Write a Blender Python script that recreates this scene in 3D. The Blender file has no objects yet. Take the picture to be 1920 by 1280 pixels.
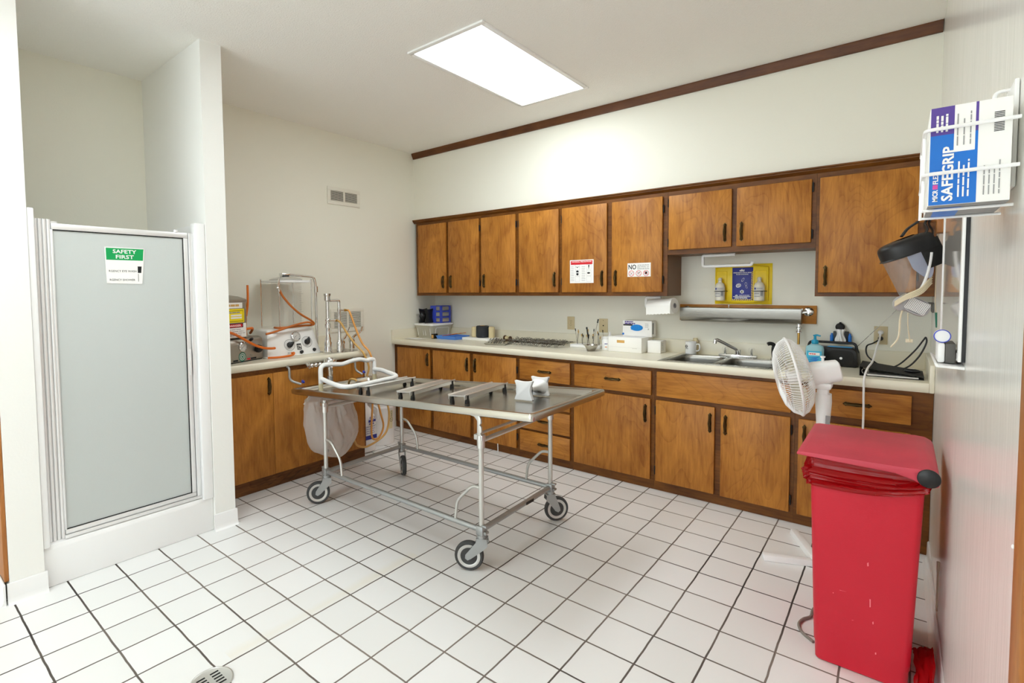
import bpy, bmesh, math, random
from mathutils import Vector, Matrix, Euler
R = random.Random(7)
C = bpy.context.scene.collection
PI = math.pi
W, H = 4.226, 2.885

# ---------------------------------------------------------------- materials
def lin(c):
    return tuple((x/12.92 if x <= .04045 else ((x+.055)/1.055)**2.4) for x in (v/255 for v in c)) + (1,)
def nodes(name):
    m = bpy.data.materials.new(name); m.use_nodes = True
    nt = m.node_tree; b = nt.nodes['Principled BSDF']
    return m, nt, b
def mat(name, rgb, rough=.5, metal=0., spec=.5, trans=0., ior=1.45, bump=0., bscale=60., var=0., emit=0., coat=0., alpha=1., sss=0.):
    m, nt, b = nodes(name); N = nt.nodes; L = nt.links
    b.inputs['Base Color'].default_value = lin(rgb)
    b.inputs['Roughness'].default_value = rough
    b.inputs['Metallic'].default_value = metal
    b.inputs['Specular IOR Level'].default_value = spec
    b.inputs['Transmission Weight'].default_value = trans
    b.inputs['IOR'].default_value = ior
    b.inputs['Coat Weight'].default_value = coat
    b.inputs['Alpha'].default_value = alpha
    if emit:
        b.inputs['Emission Color'].default_value = lin(rgb); b.inputs['Emission Strength'].default_value = emit
    tc = N.new('ShaderNodeTexCoord')
    nz = N.new('ShaderNodeTexNoise'); nz.inputs['Scale'].default_value = bscale; nz.inputs['Detail'].default_value = 4
    L.new(tc.outputs['Object'], nz.inputs['Vector'])
    if bump:
        bp = N.new('ShaderNodeBump'); bp.inputs['Strength'].default_value = bump; bp.inputs['Distance'].default_value = .01
        L.new(nz.outputs['Fac'], bp.inputs['Height']); L.new(bp.outputs['Normal'], b.inputs['Normal'])
    if var:
        n2 = N.new('ShaderNodeTexNoise'); n2.inputs['Scale'].default_value = 3; n2.inputs['Detail'].default_value = 5
        L.new(tc.outputs['Object'], n2.inputs['Vector'])
        rp = N.new('ShaderNodeMapRange'); rp.inputs[1].default_value = .3; rp.inputs[2].default_value = .7
        rp.inputs[3].default_value = 1-var; rp.inputs[4].default_value = 1+var*.5
        L.new(n2.outputs['Fac'], rp.inputs[0])
        mx = N.new('ShaderNodeMix'); mx.data_type = 'RGBA'; mx.blend_type = 'MULTIPLY'; mx.inputs[0].default_value = 1
        mx.inputs[6].default_value = lin(rgb); L.new(rp.outputs[0], mx.inputs[7]); L.new(mx.outputs[2], b.inputs['Base Color'])
    return m
def wood(name, dark, light, axis='z', rough=.42, rings=.5):
    m, nt, b = nodes(name); N = nt.nodes; L = nt.links
    tc = N.new('ShaderNodeTexCoord'); oi = N.new('ShaderNodeObjectInfo')
    add = N.new('ShaderNodeVectorMath'); add.operation = 'ADD'
    sc = N.new('ShaderNodeVectorMath'); sc.operation = 'SCALE'; sc.inputs[3].default_value = 37.
    cb = N.new('ShaderNodeCombineXYZ')
    for k in range(3): L.new(oi.outputs['Random'], cb.inputs[k])
    L.new(cb.outputs[0], sc.inputs[0]); L.new(tc.outputs['Object'], add.inputs[0]); L.new(sc.outputs[0], add.inputs[1])
    def mapped(s):
        mp = N.new('ShaderNodeMapping'); mp.inputs['Scale'].default_value = s; L.new(add.outputs[0], mp.inputs['Vector']); return mp
    along = {'z': (1, 1, .09), 'x': (.09, 1, 1), 'y': (1, .09, 1)}[axis]
    g = N.new('ShaderNodeTexNoise'); g.inputs['Scale'].default_value = 70; g.inputs['Detail'].default_value = 6; g.inputs['Roughness'].default_value = .65
    L.new(mapped(along).outputs[0], g.inputs['Vector'])
    mo = N.new('ShaderNodeTexNoise'); mo.inputs['Scale'].default_value = 5; mo.inputs['Detail'].default_value = 5; mo.inputs['Distortion'].default_value = 1.2
    L.new(mapped(tuple(1 if a == 1 else .5 for a in along)).outputs[0], mo.inputs['Vector'])
    rg = N.new('ShaderNodeTexNoise'); rg.inputs['Scale'].default_value = 2.6; rg.inputs['Detail'].default_value = 2.5; rg.inputs['Distortion'].default_value = .5
    L.new(mapped(tuple(1 if a == 1 else .28 for a in along)).outputs[0], rg.inputs['Vector'])
    mu = N.new('ShaderNodeMath'); mu.operation = 'MULTIPLY'; mu.inputs[1].default_value = 26
    L.new(rg.outputs['Fac'], mu.inputs[0])
    fr = N.new('ShaderNodeMath'); fr.operation = 'FRACT'; L.new(mu.outputs[0], fr.inputs[0])
    pw = N.new('ShaderNodeMath'); pw.operation = 'POWER'; pw.inputs[1].default_value = 7; L.new(fr.outputs[0], pw.inputs[0])
    def mth(op, a, bb):
        n = N.new('ShaderNodeMath'); n.operation = op
        for k, v in ((0, a), (1, bb)):
            if isinstance(v, (int, float)): n.inputs[k].default_value = v
            else: L.new(v, n.inputs[k])
        return n.outputs[0]
    f = mth('ADD', mth('MULTIPLY', g.outputs['Fac'], .6), mth('MULTIPLY', mo.outputs['Fac'], .7))
    f = mth('SUBTRACT', f, .24)
    f = mth('SUBTRACT', f, mth('MULTIPLY', pw.outputs[0], .22*rings))
    rp = N.new('ShaderNodeValToRGB'); e = rp.color_ramp.elements
    e[0].position = .2; e[0].color = lin(dark); e[1].position = .75; e[1].color = lin(light)
    L.new(f, rp.inputs[0]); L.new(rp.outputs[0], b.inputs['Base Color'])
    b.inputs['Roughness'].default_value = rough; b.inputs['Specular IOR Level'].default_value = .3
    bp = N.new('ShaderNodeBump'); bp.inputs['Strength'].default_value = .08; bp.inputs['Distance'].default_value = .003
    L.new(g.outputs['Fac'], bp.inputs['Height']); L.new(bp.outputs['Normal'], b.inputs['Normal'])
    return m
def tile_mat():
    m, nt, b = nodes('floor_tile'); N = nt.nodes; L = nt.links
    tc = N.new('ShaderNodeTexCoord'); sp = N.new('ShaderNodeSeparateXYZ'); L.new(tc.outputs['Object'], sp.inputs[0])
    def mth(op, a, bb=0.):
        n = N.new('ShaderNodeMath'); n.operation = op
        for k, v in ((0, a), (1, bb)):
            if isinstance(v, (int, float)): n.inputs[k].default_value = v
            else: L.new(v, n.inputs[k])
        return n.outputs[0]
    wob = N.new('ShaderNodeTexNoise'); wob.inputs['Scale'].default_value = 9; L.new(tc.outputs['Object'], wob.inputs['Vector'])
    wv = mth('MULTIPLY', mth('SUBTRACT', wob.outputs['Fac'], .5), .006)
    P = .2032
    def line(o, offs):
        u = mth('DIVIDE', mth('ADD', mth('SUBTRACT', o, offs), wv), P)
        return mth('MULTIPLY', mth('ABSOLUTE', mth('SUBTRACT', mth('FRACT', mth('ADD', u, 100.5)), .5)), P)   # distance to the joint
    d = mth('MINIMUM', line(sp.outputs[0], .0752), line(sp.outputs[1], .0955))
    mr = N.new('ShaderNodeMapRange'); mr.interpolation_type = 'SMOOTHSTEP'
    mr.inputs[1].default_value = .0029; mr.inputs[2].default_value = .0045; L.new(d, mr.inputs[0])
    ix = mth('FLOOR', mth('DIVIDE', mth('SUBTRACT', sp.outputs[0], .0752), P)); iy = mth('FLOOR', mth('DIVIDE', mth('SUBTRACT', sp.outputs[1], .0955), P))
    cv = N.new('ShaderNodeCombineXYZ'); L.new(ix, cv.inputs[0]); L.new(iy, cv.inputs[1])
    wn = N.new('ShaderNodeTexWhiteNoise'); wn.noise_dimensions = '2D'; L.new(cv.outputs[0], wn.inputs['Vector'])
    tr = N.new('ShaderNodeValToRGB'); e = tr.color_ramp.elements
    e[0].color = lin((230, 230, 229)); e[1].color = lin((236, 236, 236)); L.new(wn.outputs['Value'], tr.inputs[0])
    gn = N.new('ShaderNodeTexNoise'); gn.inputs['Scale'].default_value = .9; gn.inputs['Detail'].default_value = 6; L.new(tc.outputs['Object'], gn.inputs['Vector'])
    gr = N.new('ShaderNodeValToRGB'); e = gr.color_ramp.elements
    e[0].position = .42; e[0].color = lin((58, 51, 47)); e[1].position = .62; e[1].color = lin((128, 118, 110)); L.new(gn.outputs['Fac'], gr.inputs[0])
    # yellow water stain along one joint
    sx = mth('ABSOLUTE', mth('SUBTRACT', sp.outputs[0], 2.075)); st = N.new('ShaderNodeMapRange')
    st.inputs[1].default_value = .0; st.inputs[2].default_value = .05; st.inputs[3].default_value = .5; st.inputs[4].default_value = 0
    L.new(mth('ADD', sx, mth('MULTIPLY', mth('SUBTRACT', gn.outputs['Fac'], .5), .12)), st.inputs[0])
    sy = N.new('ShaderNodeMapRange'); sy.inputs[1].default_value = -3.3; sy.inputs[2].default_value = -2.5; L.new(sp.outputs[1], sy.inputs[0])
    sy2 = mth('MULTIPLY', mth('LESS_THAN', sp.outputs[1], -2.3), mth('GREATER_THAN', sp.outputs[1], -3.3))
    stain = mth('MULTIPLY', mth('MULTIPLY', st.outputs[0], sy2), .35)
    mxs = N.new('ShaderNodeMix'); mxs.data_type = 'RGBA'; L.new(stain, mxs.inputs[0]); L.new(tr.outputs[0], mxs.inputs[6]); mxs.inputs[7].default_value = lin((225, 205, 150))
    mx = N.new('ShaderNodeMix'); mx.data_type = 'RGBA'; L.new(mr.outputs[0], mx.inputs[0]); L.new(gr.outputs[0], mx.inputs[6]); L.new(mxs.outputs[2], mx.inputs[7])
    L.new(mx.outputs[2], b.inputs['Base Color'])
    rr = N.new('ShaderNodeMapRange'); rr.inputs[3].default_value = .85; rr.inputs[4].default_value = .3; L.new(mr.outputs[0], rr.inputs[0]); L.new(rr.outputs[0], b.inputs['Roughness'])
    b.inputs['Specular IOR Level'].default_value = .4
    bp = N.new('ShaderNodeBump'); bp.inputs['Strength'].default_value = .5; bp.inputs['Distance'].default_value = .002
    L.new(mr.outputs[0], bp.inputs['Height']); L.new(bp.outputs['Normal'], b.inputs['Normal'])
    return m
def panel_mat():           # glossy painted panel of the right wall, with vertical brush streaks
    m, nt, b = nodes('glossy_wall_paint'); N = nt.nodes; L = nt.links
    b.inputs['Base Color'].default_value = lin((237, 236, 231)); b.inputs['Roughness'].default_value = .2; b.inputs['Specular IOR Level'].default_value = .5
    tc = N.new('ShaderNodeTexCoord'); mp = N.new('ShaderNodeMapping'); mp.inputs['Scale'].default_value = (1, 60, 1.5); L.new(tc.outputs['Object'], mp.inputs[0])
    nz = N.new('ShaderNodeTexNoise'); nz.inputs['Scale'].default_value = 3; nz.inputs['Detail'].default_value = 5; L.new(mp.outputs[0], nz.inputs['Vector'])
    bp = N.new('ShaderNodeBump'); bp.inputs['Strength'].default_value = .25; bp.inputs['Distance'].default_value = .002
    L.new(nz.outputs['Fac'], bp.inputs['Height']); L.new(bp.outputs['Normal'], b.inputs['Normal'])
    rr = N.new('ShaderNodeMapRange'); rr.inputs[3].default_value = .12; rr.inputs[4].default_value = .32; L.new(nz.outputs['Fac'], rr.inputs[0]); L.new(rr.outputs[0], b.inputs['Roughness'])
    return m
def steel_mat(name, rgb=(190, 186, 178), rough=.3, scale=(2, 120, 120)):
    m, nt, b = nodes(name); N = nt.nodes; L = nt.links
    b.inputs['Base Color'].default_value = lin(rgb); b.inputs['Metallic'].default_value = 1
    tc = N.new('ShaderNodeTexCoord'); mp = N.new('ShaderNodeMapping'); mp.inputs['Scale'].default_value = scale; L.new(tc.outputs['Object'], mp.inputs[0])
    nz = N.new('ShaderNodeTexNoise'); nz.inputs['Scale'].default_value = 3; nz.inputs['Detail'].default_value = 4; L.new(mp.outputs[0], nz.inputs['Vector'])
    rr = N.new('ShaderNodeMapRange'); rr.inputs[3].default_value = max(.03, rough-.1); rr.inputs[4].default_value = rough+.1; L.new(nz.outputs['Fac'], rr.inputs[0]); L.new(rr.outputs[0], b.inputs['Roughness'])
    return m
def thin_mat(name, rgb, clear=.35, gloss=.1, rough=.2):      # plastic film: part see-through, part translucent, with a gloss
    m = bpy.data.materials.new(name); m.use_nodes = True; nt = m.node_tree; N = nt.nodes; L = nt.links; N.clear()
    o = N.new('ShaderNodeOutputMaterial'); tr = N.new('ShaderNodeBsdfTransparent'); tl = N.new('ShaderNodeBsdfTranslucent'); df = N.new('ShaderNodeBsdfDiffuse'); gl = N.new('ShaderNodeBsdfGlossy')
    for n in (tl, df): n.inputs['Color'].default_value = lin(rgb)
    tr.inputs['Color'].default_value = lin(tuple(min(255, int(128+.5*c)) for c in rgb)); gl.inputs['Roughness'].default_value = rough
    nz = N.new('ShaderNodeTexNoise'); nz.inputs['Scale'].default_value = 14; tc = N.new('ShaderNodeTexCoord'); L.new(tc.outputs['Object'], nz.inputs['Vector'])
    bp = N.new('ShaderNodeBump'); bp.inputs['Strength'].default_value = .3; bp.inputs['Distance'].default_value = .01; L.new(nz.outputs['Fac'], bp.inputs['Height'])
    L.new(bp.outputs['Normal'], gl.inputs['Normal']); L.new(bp.outputs['Normal'], df.inputs['Normal'])
    a = N.new('ShaderNodeMixShader'); a.inputs[0].default_value = .5; L.new(df.outputs[0], a.inputs[1]); L.new(tl.outputs[0], a.inputs[2])
    c = N.new('ShaderNodeMixShader'); c.inputs[0].default_value = clear; L.new(a.outputs[0], c.inputs[1]); L.new(tr.outputs[0], c.inputs[2])
    d = N.new('ShaderNodeMixShader'); d.inputs[0].default_value = gloss; L.new(c.outputs[0], d.inputs[1]); L.new(gl.outputs[0], d.inputs[2])
    L.new(d.outputs[0], o.inputs['Surface'])
    return m

K = dict(
 wall=mat('cream_wall_paint', (235, 233, 221), .62, bump=.05, bscale=90),
 ceil=mat('ceiling_paint', (244, 242, 237), .75, bump=.35, bscale=120),
 tile=tile_mat(), panel=panel_mat(),
 btile=mat('white_glazed_tile', (236, 236, 236), .18, coat=.2, var=.02),
 grout=mat('grey_grout', (150, 140, 132), .9, bump=.2),
 door=wood('honey_birch', (140, 83, 26), (212, 145, 62), 'z'),
 doorx=wood('honey_birch_sideways', (140, 83, 26), (212, 145, 62), 'x'),
 frame=wood('stained_frame_wood', (80, 43, 10), (142, 88, 30), 'x', rings=.3),
 ply=wood('birch_plywood', (144, 88, 30), (208, 142, 62), 'z', rings=.3),
 toe=wood('worn_toe_wood', (58, 34, 14), (150, 96, 50), 'y', rough=.6),
 trim=wood('dark_trim_wood', (78, 44, 22), (122, 74, 38), 'x', rings=.2),
 jamb=wood('oak_casing', (150, 92, 42), (196, 132, 70), 'z', rings=.5),
 cside=mat('cabinet_side_laminate', (118, 84, 56), .5, var=.05),
 lam=mat('cream_laminate', (232, 226, 206), .32, var=.015),
 steel=steel_mat('brushed_steel', (200, 196, 188), .22), steely=steel_mat('brushed_steel_cross', (196, 194, 188), .26, (120, 2, 120)),
 alu=mat('satin_aluminium', (214, 213, 210), .38, 1., bump=.02), alup=mat('painted_aluminium', (206, 205, 200), .35, .6, var=.06),
 galv=mat('galvanised_metal', (176, 178, 178), .45, .85, var=.12), chrome=mat('chrome', (225, 225, 225), .08, 1.),
 brass=mat('antique_brass', (86, 70, 42), .32, .9, var=.3), brassy=mat('brass_fitting', (190, 150, 80), .3, 1.),
 blk=mat('black_plastic', (26, 25, 26), .38), blkm=mat('matt_black', (30, 29, 28), .7, bump=.1, bscale=200), rub=mat('grey_rubber', (62, 62, 62), .7, bump=.1),
 wht=mat('white_plastic', (240, 240, 240), .35), whtm=mat('white_enamel', (243, 243, 242), .22), paper=mat('white_card', (244, 243, 240), .7), alus=mat('bright_anodised_aluminium', (240, 240, 240), .42, .6), visor=thin_mat('clear_visor', (225, 228, 232), .84, .07, .05), fiber=mat('shower_fibreglass', (238, 238, 238), .28),
 foam=mat('white_foam_pipe', (240, 240, 238), .75, bump=.15, bscale=120), cream=mat('cream_pipe', (226, 214, 176), .4),
 glass=mat('clear_acrylic', (250, 252, 250), .03, trans=1., ior=1.2), gasket=mat('black_gasket', (28, 28, 28), .6),
 orange=mat('orange_rubber_hose', (222, 112, 28), .45, var=.08), amber=mat('amber_latex_hose', (214, 168, 96), .4, var=.1), amber2=mat('orange_latex_hose', (226, 160, 84), .4, var=.1),
 scuff=mat('pale_red_scuff', (236, 122, 132), .6), steel2=steel_mat('worn_steel', (150, 147, 141), .3), red=mat('red_bin_plastic', (198, 26, 48), .42, bump=.04, bscale=200, var=.04), redlid=mat('scuffed_red_lid', (204, 66, 84), .5, bump=.1, bscale=80, var=.18),
 redbag=thin_mat('red_bag_film', (186, 14, 22), .03, .035, .25), whitebag=thin_mat('white_bag_film', (252, 251, 249), .42, .05, .25),
 yellow=mat('yellow_plastic', (244, 212, 10), .35), navy=mat('navy_print', (38, 46, 140), .45), green=mat('green_print', (6, 158, 84), .5), redp=mat('red_print', (212, 34, 46), .5),
 black=mat('black_print', (24, 24, 26), .6), grey=mat('grey_print', (150, 150, 150), .6), ltgrey=mat('pale_grey_print', (205, 203, 198), .6), yprint=mat('yellow_print', (246, 222, 20), .5), tan=mat('tan_card', (214, 168, 96), .7),
 blue=mat('blue_plastic', (88, 144, 230), .35), blue2=mat('deep_blue_plastic', (58, 76, 196), .35), glove=mat('bright_blue_glove', (24, 142, 224), .4), ltblue=mat('print_blue', (20, 112, 204), .4), purple=mat('purple_print', (88, 66, 150), .45), sky=mat('sky_blue', (56, 158, 218), .4),
 cap=mat('teal_pump', (24, 146, 184), .3), gel=mat('blue_gel_bottle', (176, 224, 236), .1, trans=.25, ior=1.2), clear=thin_mat('clear_plastic', (250, 251, 250), .982, .02, .06), tub=thin_mat('cloudy_tub_plastic', (244, 242, 232), .42, .05, .3),
 milk=mat('milky_bottle', (226, 220, 204), .3), almond=mat('almond_plastic', (206, 190, 152), .4), thread=mat('cream_thread', (226, 210, 166), .8, bump=.4, bscale=150), bthread=mat('black_thread', (46, 48, 52), .8, bump=.4, bscale=150),
 brown=mat('brown_wood_spool', (88, 60, 38), .6), instr=mat('instrument_steel', (132, 128, 124), .16, 1.), white_wall=mat('white_wall_paint', (237, 237, 233), .6, bump=.05, bscale=90), orange2=mat('dull_orange_hose', (190, 104, 36), .45, var=.12), steel3=steel_mat('matt_brushed_steel', (176, 172, 164), .42), dark=mat('dark_void', (14, 13, 13), .9), grille=mat('vent_enamel', (228, 224, 212), .45), slot=mat('slot_shadow_metal', (40, 38, 36), .8),
 screen=mat('board_glass', (196, 192, 186), .06, spec=.6), cordg=mat('grey_cord', (128, 120, 112), .5), bone=mat('yellowed_strap', (226, 214, 186), .6), lens=mat('blue_grey_patch', (176, 192, 224), .2, trans=.3), mesh=mat('filter_grey', (172, 170, 172), .5), mesh2=mat('filter_dark_grey', (112, 110, 114), .6), shelf=mat('grey_shelf', (92, 90, 86), .6), teal=mat('teal_ink', (40, 120, 100), .5), cyan=mat('cyan_print', (60, 176, 214), .45), pink=mat('magenta_print', (214, 80, 160), .5),
)
def frosted():
    m, nt, b = nodes('obscure_glass'); N = nt.nodes; L = nt.links
    b.inputs['Base Color'].default_value = lin((234, 239, 237)); b.inputs['Roughness'].default_value = .32; b.inputs['Transmission Weight'].default_value = .45; b.inputs['IOR'].default_value = 1.3
    tc = N.new('ShaderNodeTexCoord'); nz = N.new('ShaderNodeTexNoise'); nz.inputs['Scale'].default_value = 160; L.new(tc.outputs['Object'], nz.inputs['Vector'])
    bp = N.new('ShaderNodeBump'); bp.inputs['Strength'].default_value = .15; bp.inputs['Distance'].default_value = .002; L.new(nz.outputs['Fac'], bp.inputs['Height']); L.new(bp.outputs['Normal'], b.inputs['Normal'])
    return m
K['frost'] = frosted()
def lamp_mat(s):
    m = bpy.data.materials.new('lit_diffuser'); m.use_nodes = True; nt = m.node_tree; nt.nodes.clear()
    o = nt.nodes.new('ShaderNodeOutputMaterial'); e = nt.nodes.new('ShaderNodeEmission'); e.inputs['Color'].default_value = (.9, .975, 1, 1); e.inputs['Strength'].default_value = s
    nt.links.new(e.outputs[0], o.inputs['Surface']); return m
K['lamp'] = lamp_mat(11.)

# ---------------------------------------------------------------- mesh building
def V(*a): return Vector(a)
def frame_of(d):
    d = d.normalized(); a = V(0, 0, 1) if abs(d.z) < .9 else V(1, 0, 0)
    u = d.cross(a).normalized(); return u, d.cross(u).normalized()
def spline(pts, k=8, closed=False):
    P = [Vector(p) for p in pts]; n = len(P); out = []
    for i in range(n if closed else n-1):
        p0 = P[i-1] if (i > 0 or closed) else P[0]*2-P[1]
        p1, p2 = P[i], P[(i+1) % n]
        p3 = P[(i+2) % n] if (i+2 < n or closed) else P[-1]*2-P[-2]
        for t in range(k):
            t /= k
            out.append(.5*((2*p1)+(p2-p0)*t+(2*p0-5*p1+4*p2-p3)*t*t+(3*p1-p0-3*p2+p3)*t**3))
    if not closed: out.append(P[-1])
    return out
def fillet(pts, r, k=5):
    P = [Vector(p) for p in pts]; out = [P[0]]
    for a, b, c in zip(P, P[1:], P[2:]):
        d1, d2 = (a-b), (c-b); q = min(r, d1.length*.49, d2.length*.49)
        s, e = b+d1.normalized()*q, b+d2.normalized()*q
        for i in range(k+1):
            t = i/k; out.append((1-t)**2*s+2*t*(1-t)*b+t*t*e)
    return out+[P[-1]]
class M:
    def __init__(s): s.v = []; s.f = []; s.m = []
    def add(s, v, f, m=0):
        o = len(s.v); s.v += [Vector(p) for p in v]; s.f += [tuple(i+o for i in q) for q in f]; s.m += [m]*len(f); return s
    def bm(s, b, m=0):
        b.verts.index_update(); s.add([v.co.copy() for v in b.verts], [[v.index for v in f.verts] for f in b.faces], m); b.free(); return s
    def box(s, x0, x1, y0, y1, z0, z1, b=0., m=0, seg=2):
        q = bmesh.new(); bmesh.ops.create_cube(q, size=1)
        for v in q.verts: v.co = V(x0+(v.co.x+.5)*(x1-x0), y0+(v.co.y+.5)*(y1-y0), z0+(v.co.z+.5)*(z1-z0))
        if b: bmesh.ops.bevel(q, geom=q.edges[:], offset=b, segments=seg, profile=.5, affect='EDGES')
        return s.bm(q, m)
    def hexa(s, p, b=0., m=0):       # 8 corners: bottom 4 anticlockwise, top 4
        q = bmesh.new(); vs = [q.verts.new(Vector(c)) for c in p]
        for f in ((3, 2, 1, 0), (4, 5, 6, 7), (0, 1, 5, 4), (1, 2, 6, 5), (2, 3, 7, 6), (3, 0, 4, 7)): q.faces.new([vs[i] for i in f])
        bmesh.ops.recalc_face_normals(q, faces=q.faces[:])
        if b: bmesh.ops.bevel(q, geom=q.edges[:], offset=b, segments=2, profile=.5, affect='EDGES')
        return s.bm(q, m)
    def tube(s, pts, r, n=10, closed=False, m=0, flat=1.):
        P = [Vector(p) for p in pts]; N = len(P); rs = r if isinstance(r, (list, tuple)) else [r]*N
        d0 = P[1]-P[0]; u, w = frame_of(d0); v = []; f = []
        for i, p in enumerate(P):
            d = (P[(i+1) % N]-P[i-1]) if closed else (P[min(i+1, N-1)]-P[max(i-1, 0)])
            d = d.normalized() if d.length > 1e-9 else d0
            u = (u-d*u.dot(d)); u = u.normalized() if u.length > 1e-6 else frame_of(d)[0]; w = d.cross(u)
            for k in range(n):
                a = 2*PI*k/n; v.append(p+(u*math.cos(a)+w*math.sin(a)*flat)*rs[i])
        for i in range(N if closed else N-1):
            j = (i+1) % N
            for k in range(n): f.append((i*n+k, i*n+(k+1) % n, j*n+(k+1) % n, j*n+k))
        if not closed: f += [tuple(range(n))[::-1], tuple((N-1)*n+k for k in range(n))]
        return s.add(v, f, m)
    def cyl(s, p, q, r, r2=None, n=24, m=0):
        return s.tube([p, q], [r, r if r2 is None else r2], n, m=m)
    def lathe(s, prof, c=(0, 0, 0), d=(0, 0, 1), n=28, m=0, sq=None):
        c = Vector(c); d = Vector(d).normalized(); u, w = frame_of(d) if abs(d.z) < .999 else (V(1, 0, 0), V(0, 1, 0)); v = []; f = []
        for r, h in prof:
            for k in range(n):
                a = 2*PI*k/n; ca, sa = math.cos(a), math.sin(a)
                if sq: e = sq; ca, sa = math.copysign(abs(ca)**e, ca), math.copysign(abs(sa)**e, sa)
                v.append(c+d*h+(u*ca+w*sa)*r)
        for i in range(len(prof)-1):
            for k in range(n): f.append((i*n+k, i*n+(k+1) % n, (i+1)*n+(k+1) % n, (i+1)*n+k))
        if prof[0][0] > 1e-6: f.append(tuple(range(n))[::-1])
        if prof[-1][0] > 1e-6: f.append(tuple((len(prof)-1)*n+k for k in range(n)))
        return s.add(v, f, m)
    def prism(s, poly, o, u, w, t, m=0, b=0.):   # polygon in plane (o,u,w), extruded by vector t
        o, u, w, t = Vector(o), Vector(u), Vector(w), Vector(t); n = len(poly)
        q = bmesh.new(); a = [q.verts.new(o+u*x+w*y) for x, y in poly]; c = [q.verts.new(o+u*x+w*y+t) for x, y in poly]
        q.faces.new(a[::-1]); q.faces.new(c)
        for i in range(n): q.faces.new((a[i], a[(i+1) % n], c[(i+1) % n], c[i]))
        bmesh.ops.recalc_face_normals(q, faces=q.faces[:])
        if b: bmesh.ops.bevel(q, geom=q.edges[:], offset=b, segments=2, profile=.5, affect='EDGES')
        return s.bm(q, m)
    def ball(s, c, r, m=0, n=16):
        q = bmesh.new(); bmesh.ops.create_uvsphere(q, u_segments=n, v_segments=max(6, n//2), radius=1)
        r = r if isinstance(r, (tuple, list)) else (r, r, r)
        for v in q.verts: v.co = V(c[0]+v.co.x*r[0], c[1]+v.co.y*r[1], c[2]+v.co.z*r[2])
        return s.bm(q, m)
    def ring(s, c, d, R_, r, n=28, k=8, m=0):
        u, w = frame_of(Vector(d)); return s.tube([Vector(c)+(u*math.cos(2*PI*i/n)+w*math.sin(2*PI*i/n))*R_ for i in range(n)], r, k, True, m)
    def sheet(s, fn, nu, nv, m=0, wrap=False):
        v = [fn(i/nu, j/nv) for j in range(nv+1) for i in range(nu if wrap else nu+1)]; a = nu if wrap else nu+1; f = []
        for j in range(nv):
            for i in range(nu): i2 = (i+1) % a; f.append((j*a+i, j*a+i2, (j+1)*a+i2, (j+1)*a+i))
        return s.add(v, f, m)
    def move(s, mat4):
        s.v = [mat4 @ p for p in s.v]; return s
    def build(s, name, ms, parent=None, label=None, cat=None, group=None, kind=None, w=True, flat=False, plabel=None):
        ms = ms if isinstance(ms, (list, tuple)) else [ms]
        me = bpy.data.meshes.new(name); root = parent
        while root is not None and root.parent is not None: root = root.parent
        if parent is None:
            lo = [min(p[k] for p in s.v) for k in range(3)]; hi = [max(p[k] for p in s.v) for k in range(3)]
            org = V((lo[0]+hi[0])/2, (lo[1]+hi[1])/2, lo[2]) if kind != 'structure' else V(0, 0, 0)
        else: org = root.location.copy() if w else V(0, 0, 0)
        me.from_pydata([tuple(p-org) for p in s.v], [], s.f); me.update()
        for k in ms: me.materials.append(K[k] if isinstance(k, str) else k)
        me.polygons.foreach_set('material_index', s.m)
        q = bmesh.new(); q.from_mesh(me); bmesh.ops.recalc_face_normals(q, faces=q.faces[:]); q.to_mesh(me); q.free()
        if not flat:
            me.shade_smooth(); me.set_sharp_from_angle(angle=math.radians(38))
        o = bpy.data.objects.new(name, me); C.objects.link(o)
        if parent is None: o.location = org
        else: o.parent = parent
        tag(o, label or plabel, cat, group, kind); return o
def tag(o, label=None, cat=None, group=None, kind=None):
    if label: o['label'] = label
    if cat: o['category'] = cat
    if group: o['group'] = group
    if kind: o['kind'] = kind
def thing(name, label, cat, loc=(0, 0, 0), rz=0., group=None, rot=None):
    o = bpy.data.objects.new(name, None); C.objects.link(o); o.location = loc; o.rotation_euler = rot or (0, 0, rz); o.empty_display_size = .1
    tag(o, label, cat, group); return o
def struct(name, b, m): return b.build(name, m, kind='structure')
def dup(root, loc=None, rot=None, label=None, group=None):
    r = root.copy(); C.objects.link(r)
    if loc is not None: r.location = loc
    if rot is not None: r.rotation_euler = rot
    if label: r['label'] = label
    if group: r['group'] = group
    for ch in list(root.children):
        c = ch.copy(); C.objects.link(c); c.parent = r
        for g in list(ch.children):
            d = g.copy(); C.objects.link(d); d.parent = c
    return r
def text(s, o, u, v, h, m, parent, width=None, align='LEFT', name='lettering', w=True, bold=0.):
    cu = bpy.data.curves.new(name, 'FONT'); cu.body = s; cu.size = 1; cu.resolution_u = 2; cu.offset = bold; cu.align_x = align
    ob = bpy.data.objects.new(name, cu); me = bpy.data.meshes.new_from_object(ob); bpy.data.objects.remove(ob); bpy.data.curves.remove(cu)
    xs = [p.co.x for p in me.vertices]; ys = [p.co.y for p in me.vertices]; sx = h/.7
    if width: sx = width/(max(xs)-min(xs))
    o, u, v = Vector(o), Vector(u).normalized(), Vector(v).normalized(); nrm = u.cross(v)
    root = parent
    while root.parent is not None: root = root.parent
    org = root.location if w else V(0, 0, 0)
    for p in me.vertices: p.co = o+u*(p.co.x*sx)+v*(p.co.y*h/.7)+nrm*.0004-org
    me.materials.append(K[m]); t = bpy.data.objects.new(name, me); C.objects.link(t); t.parent = parent; return t
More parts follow.
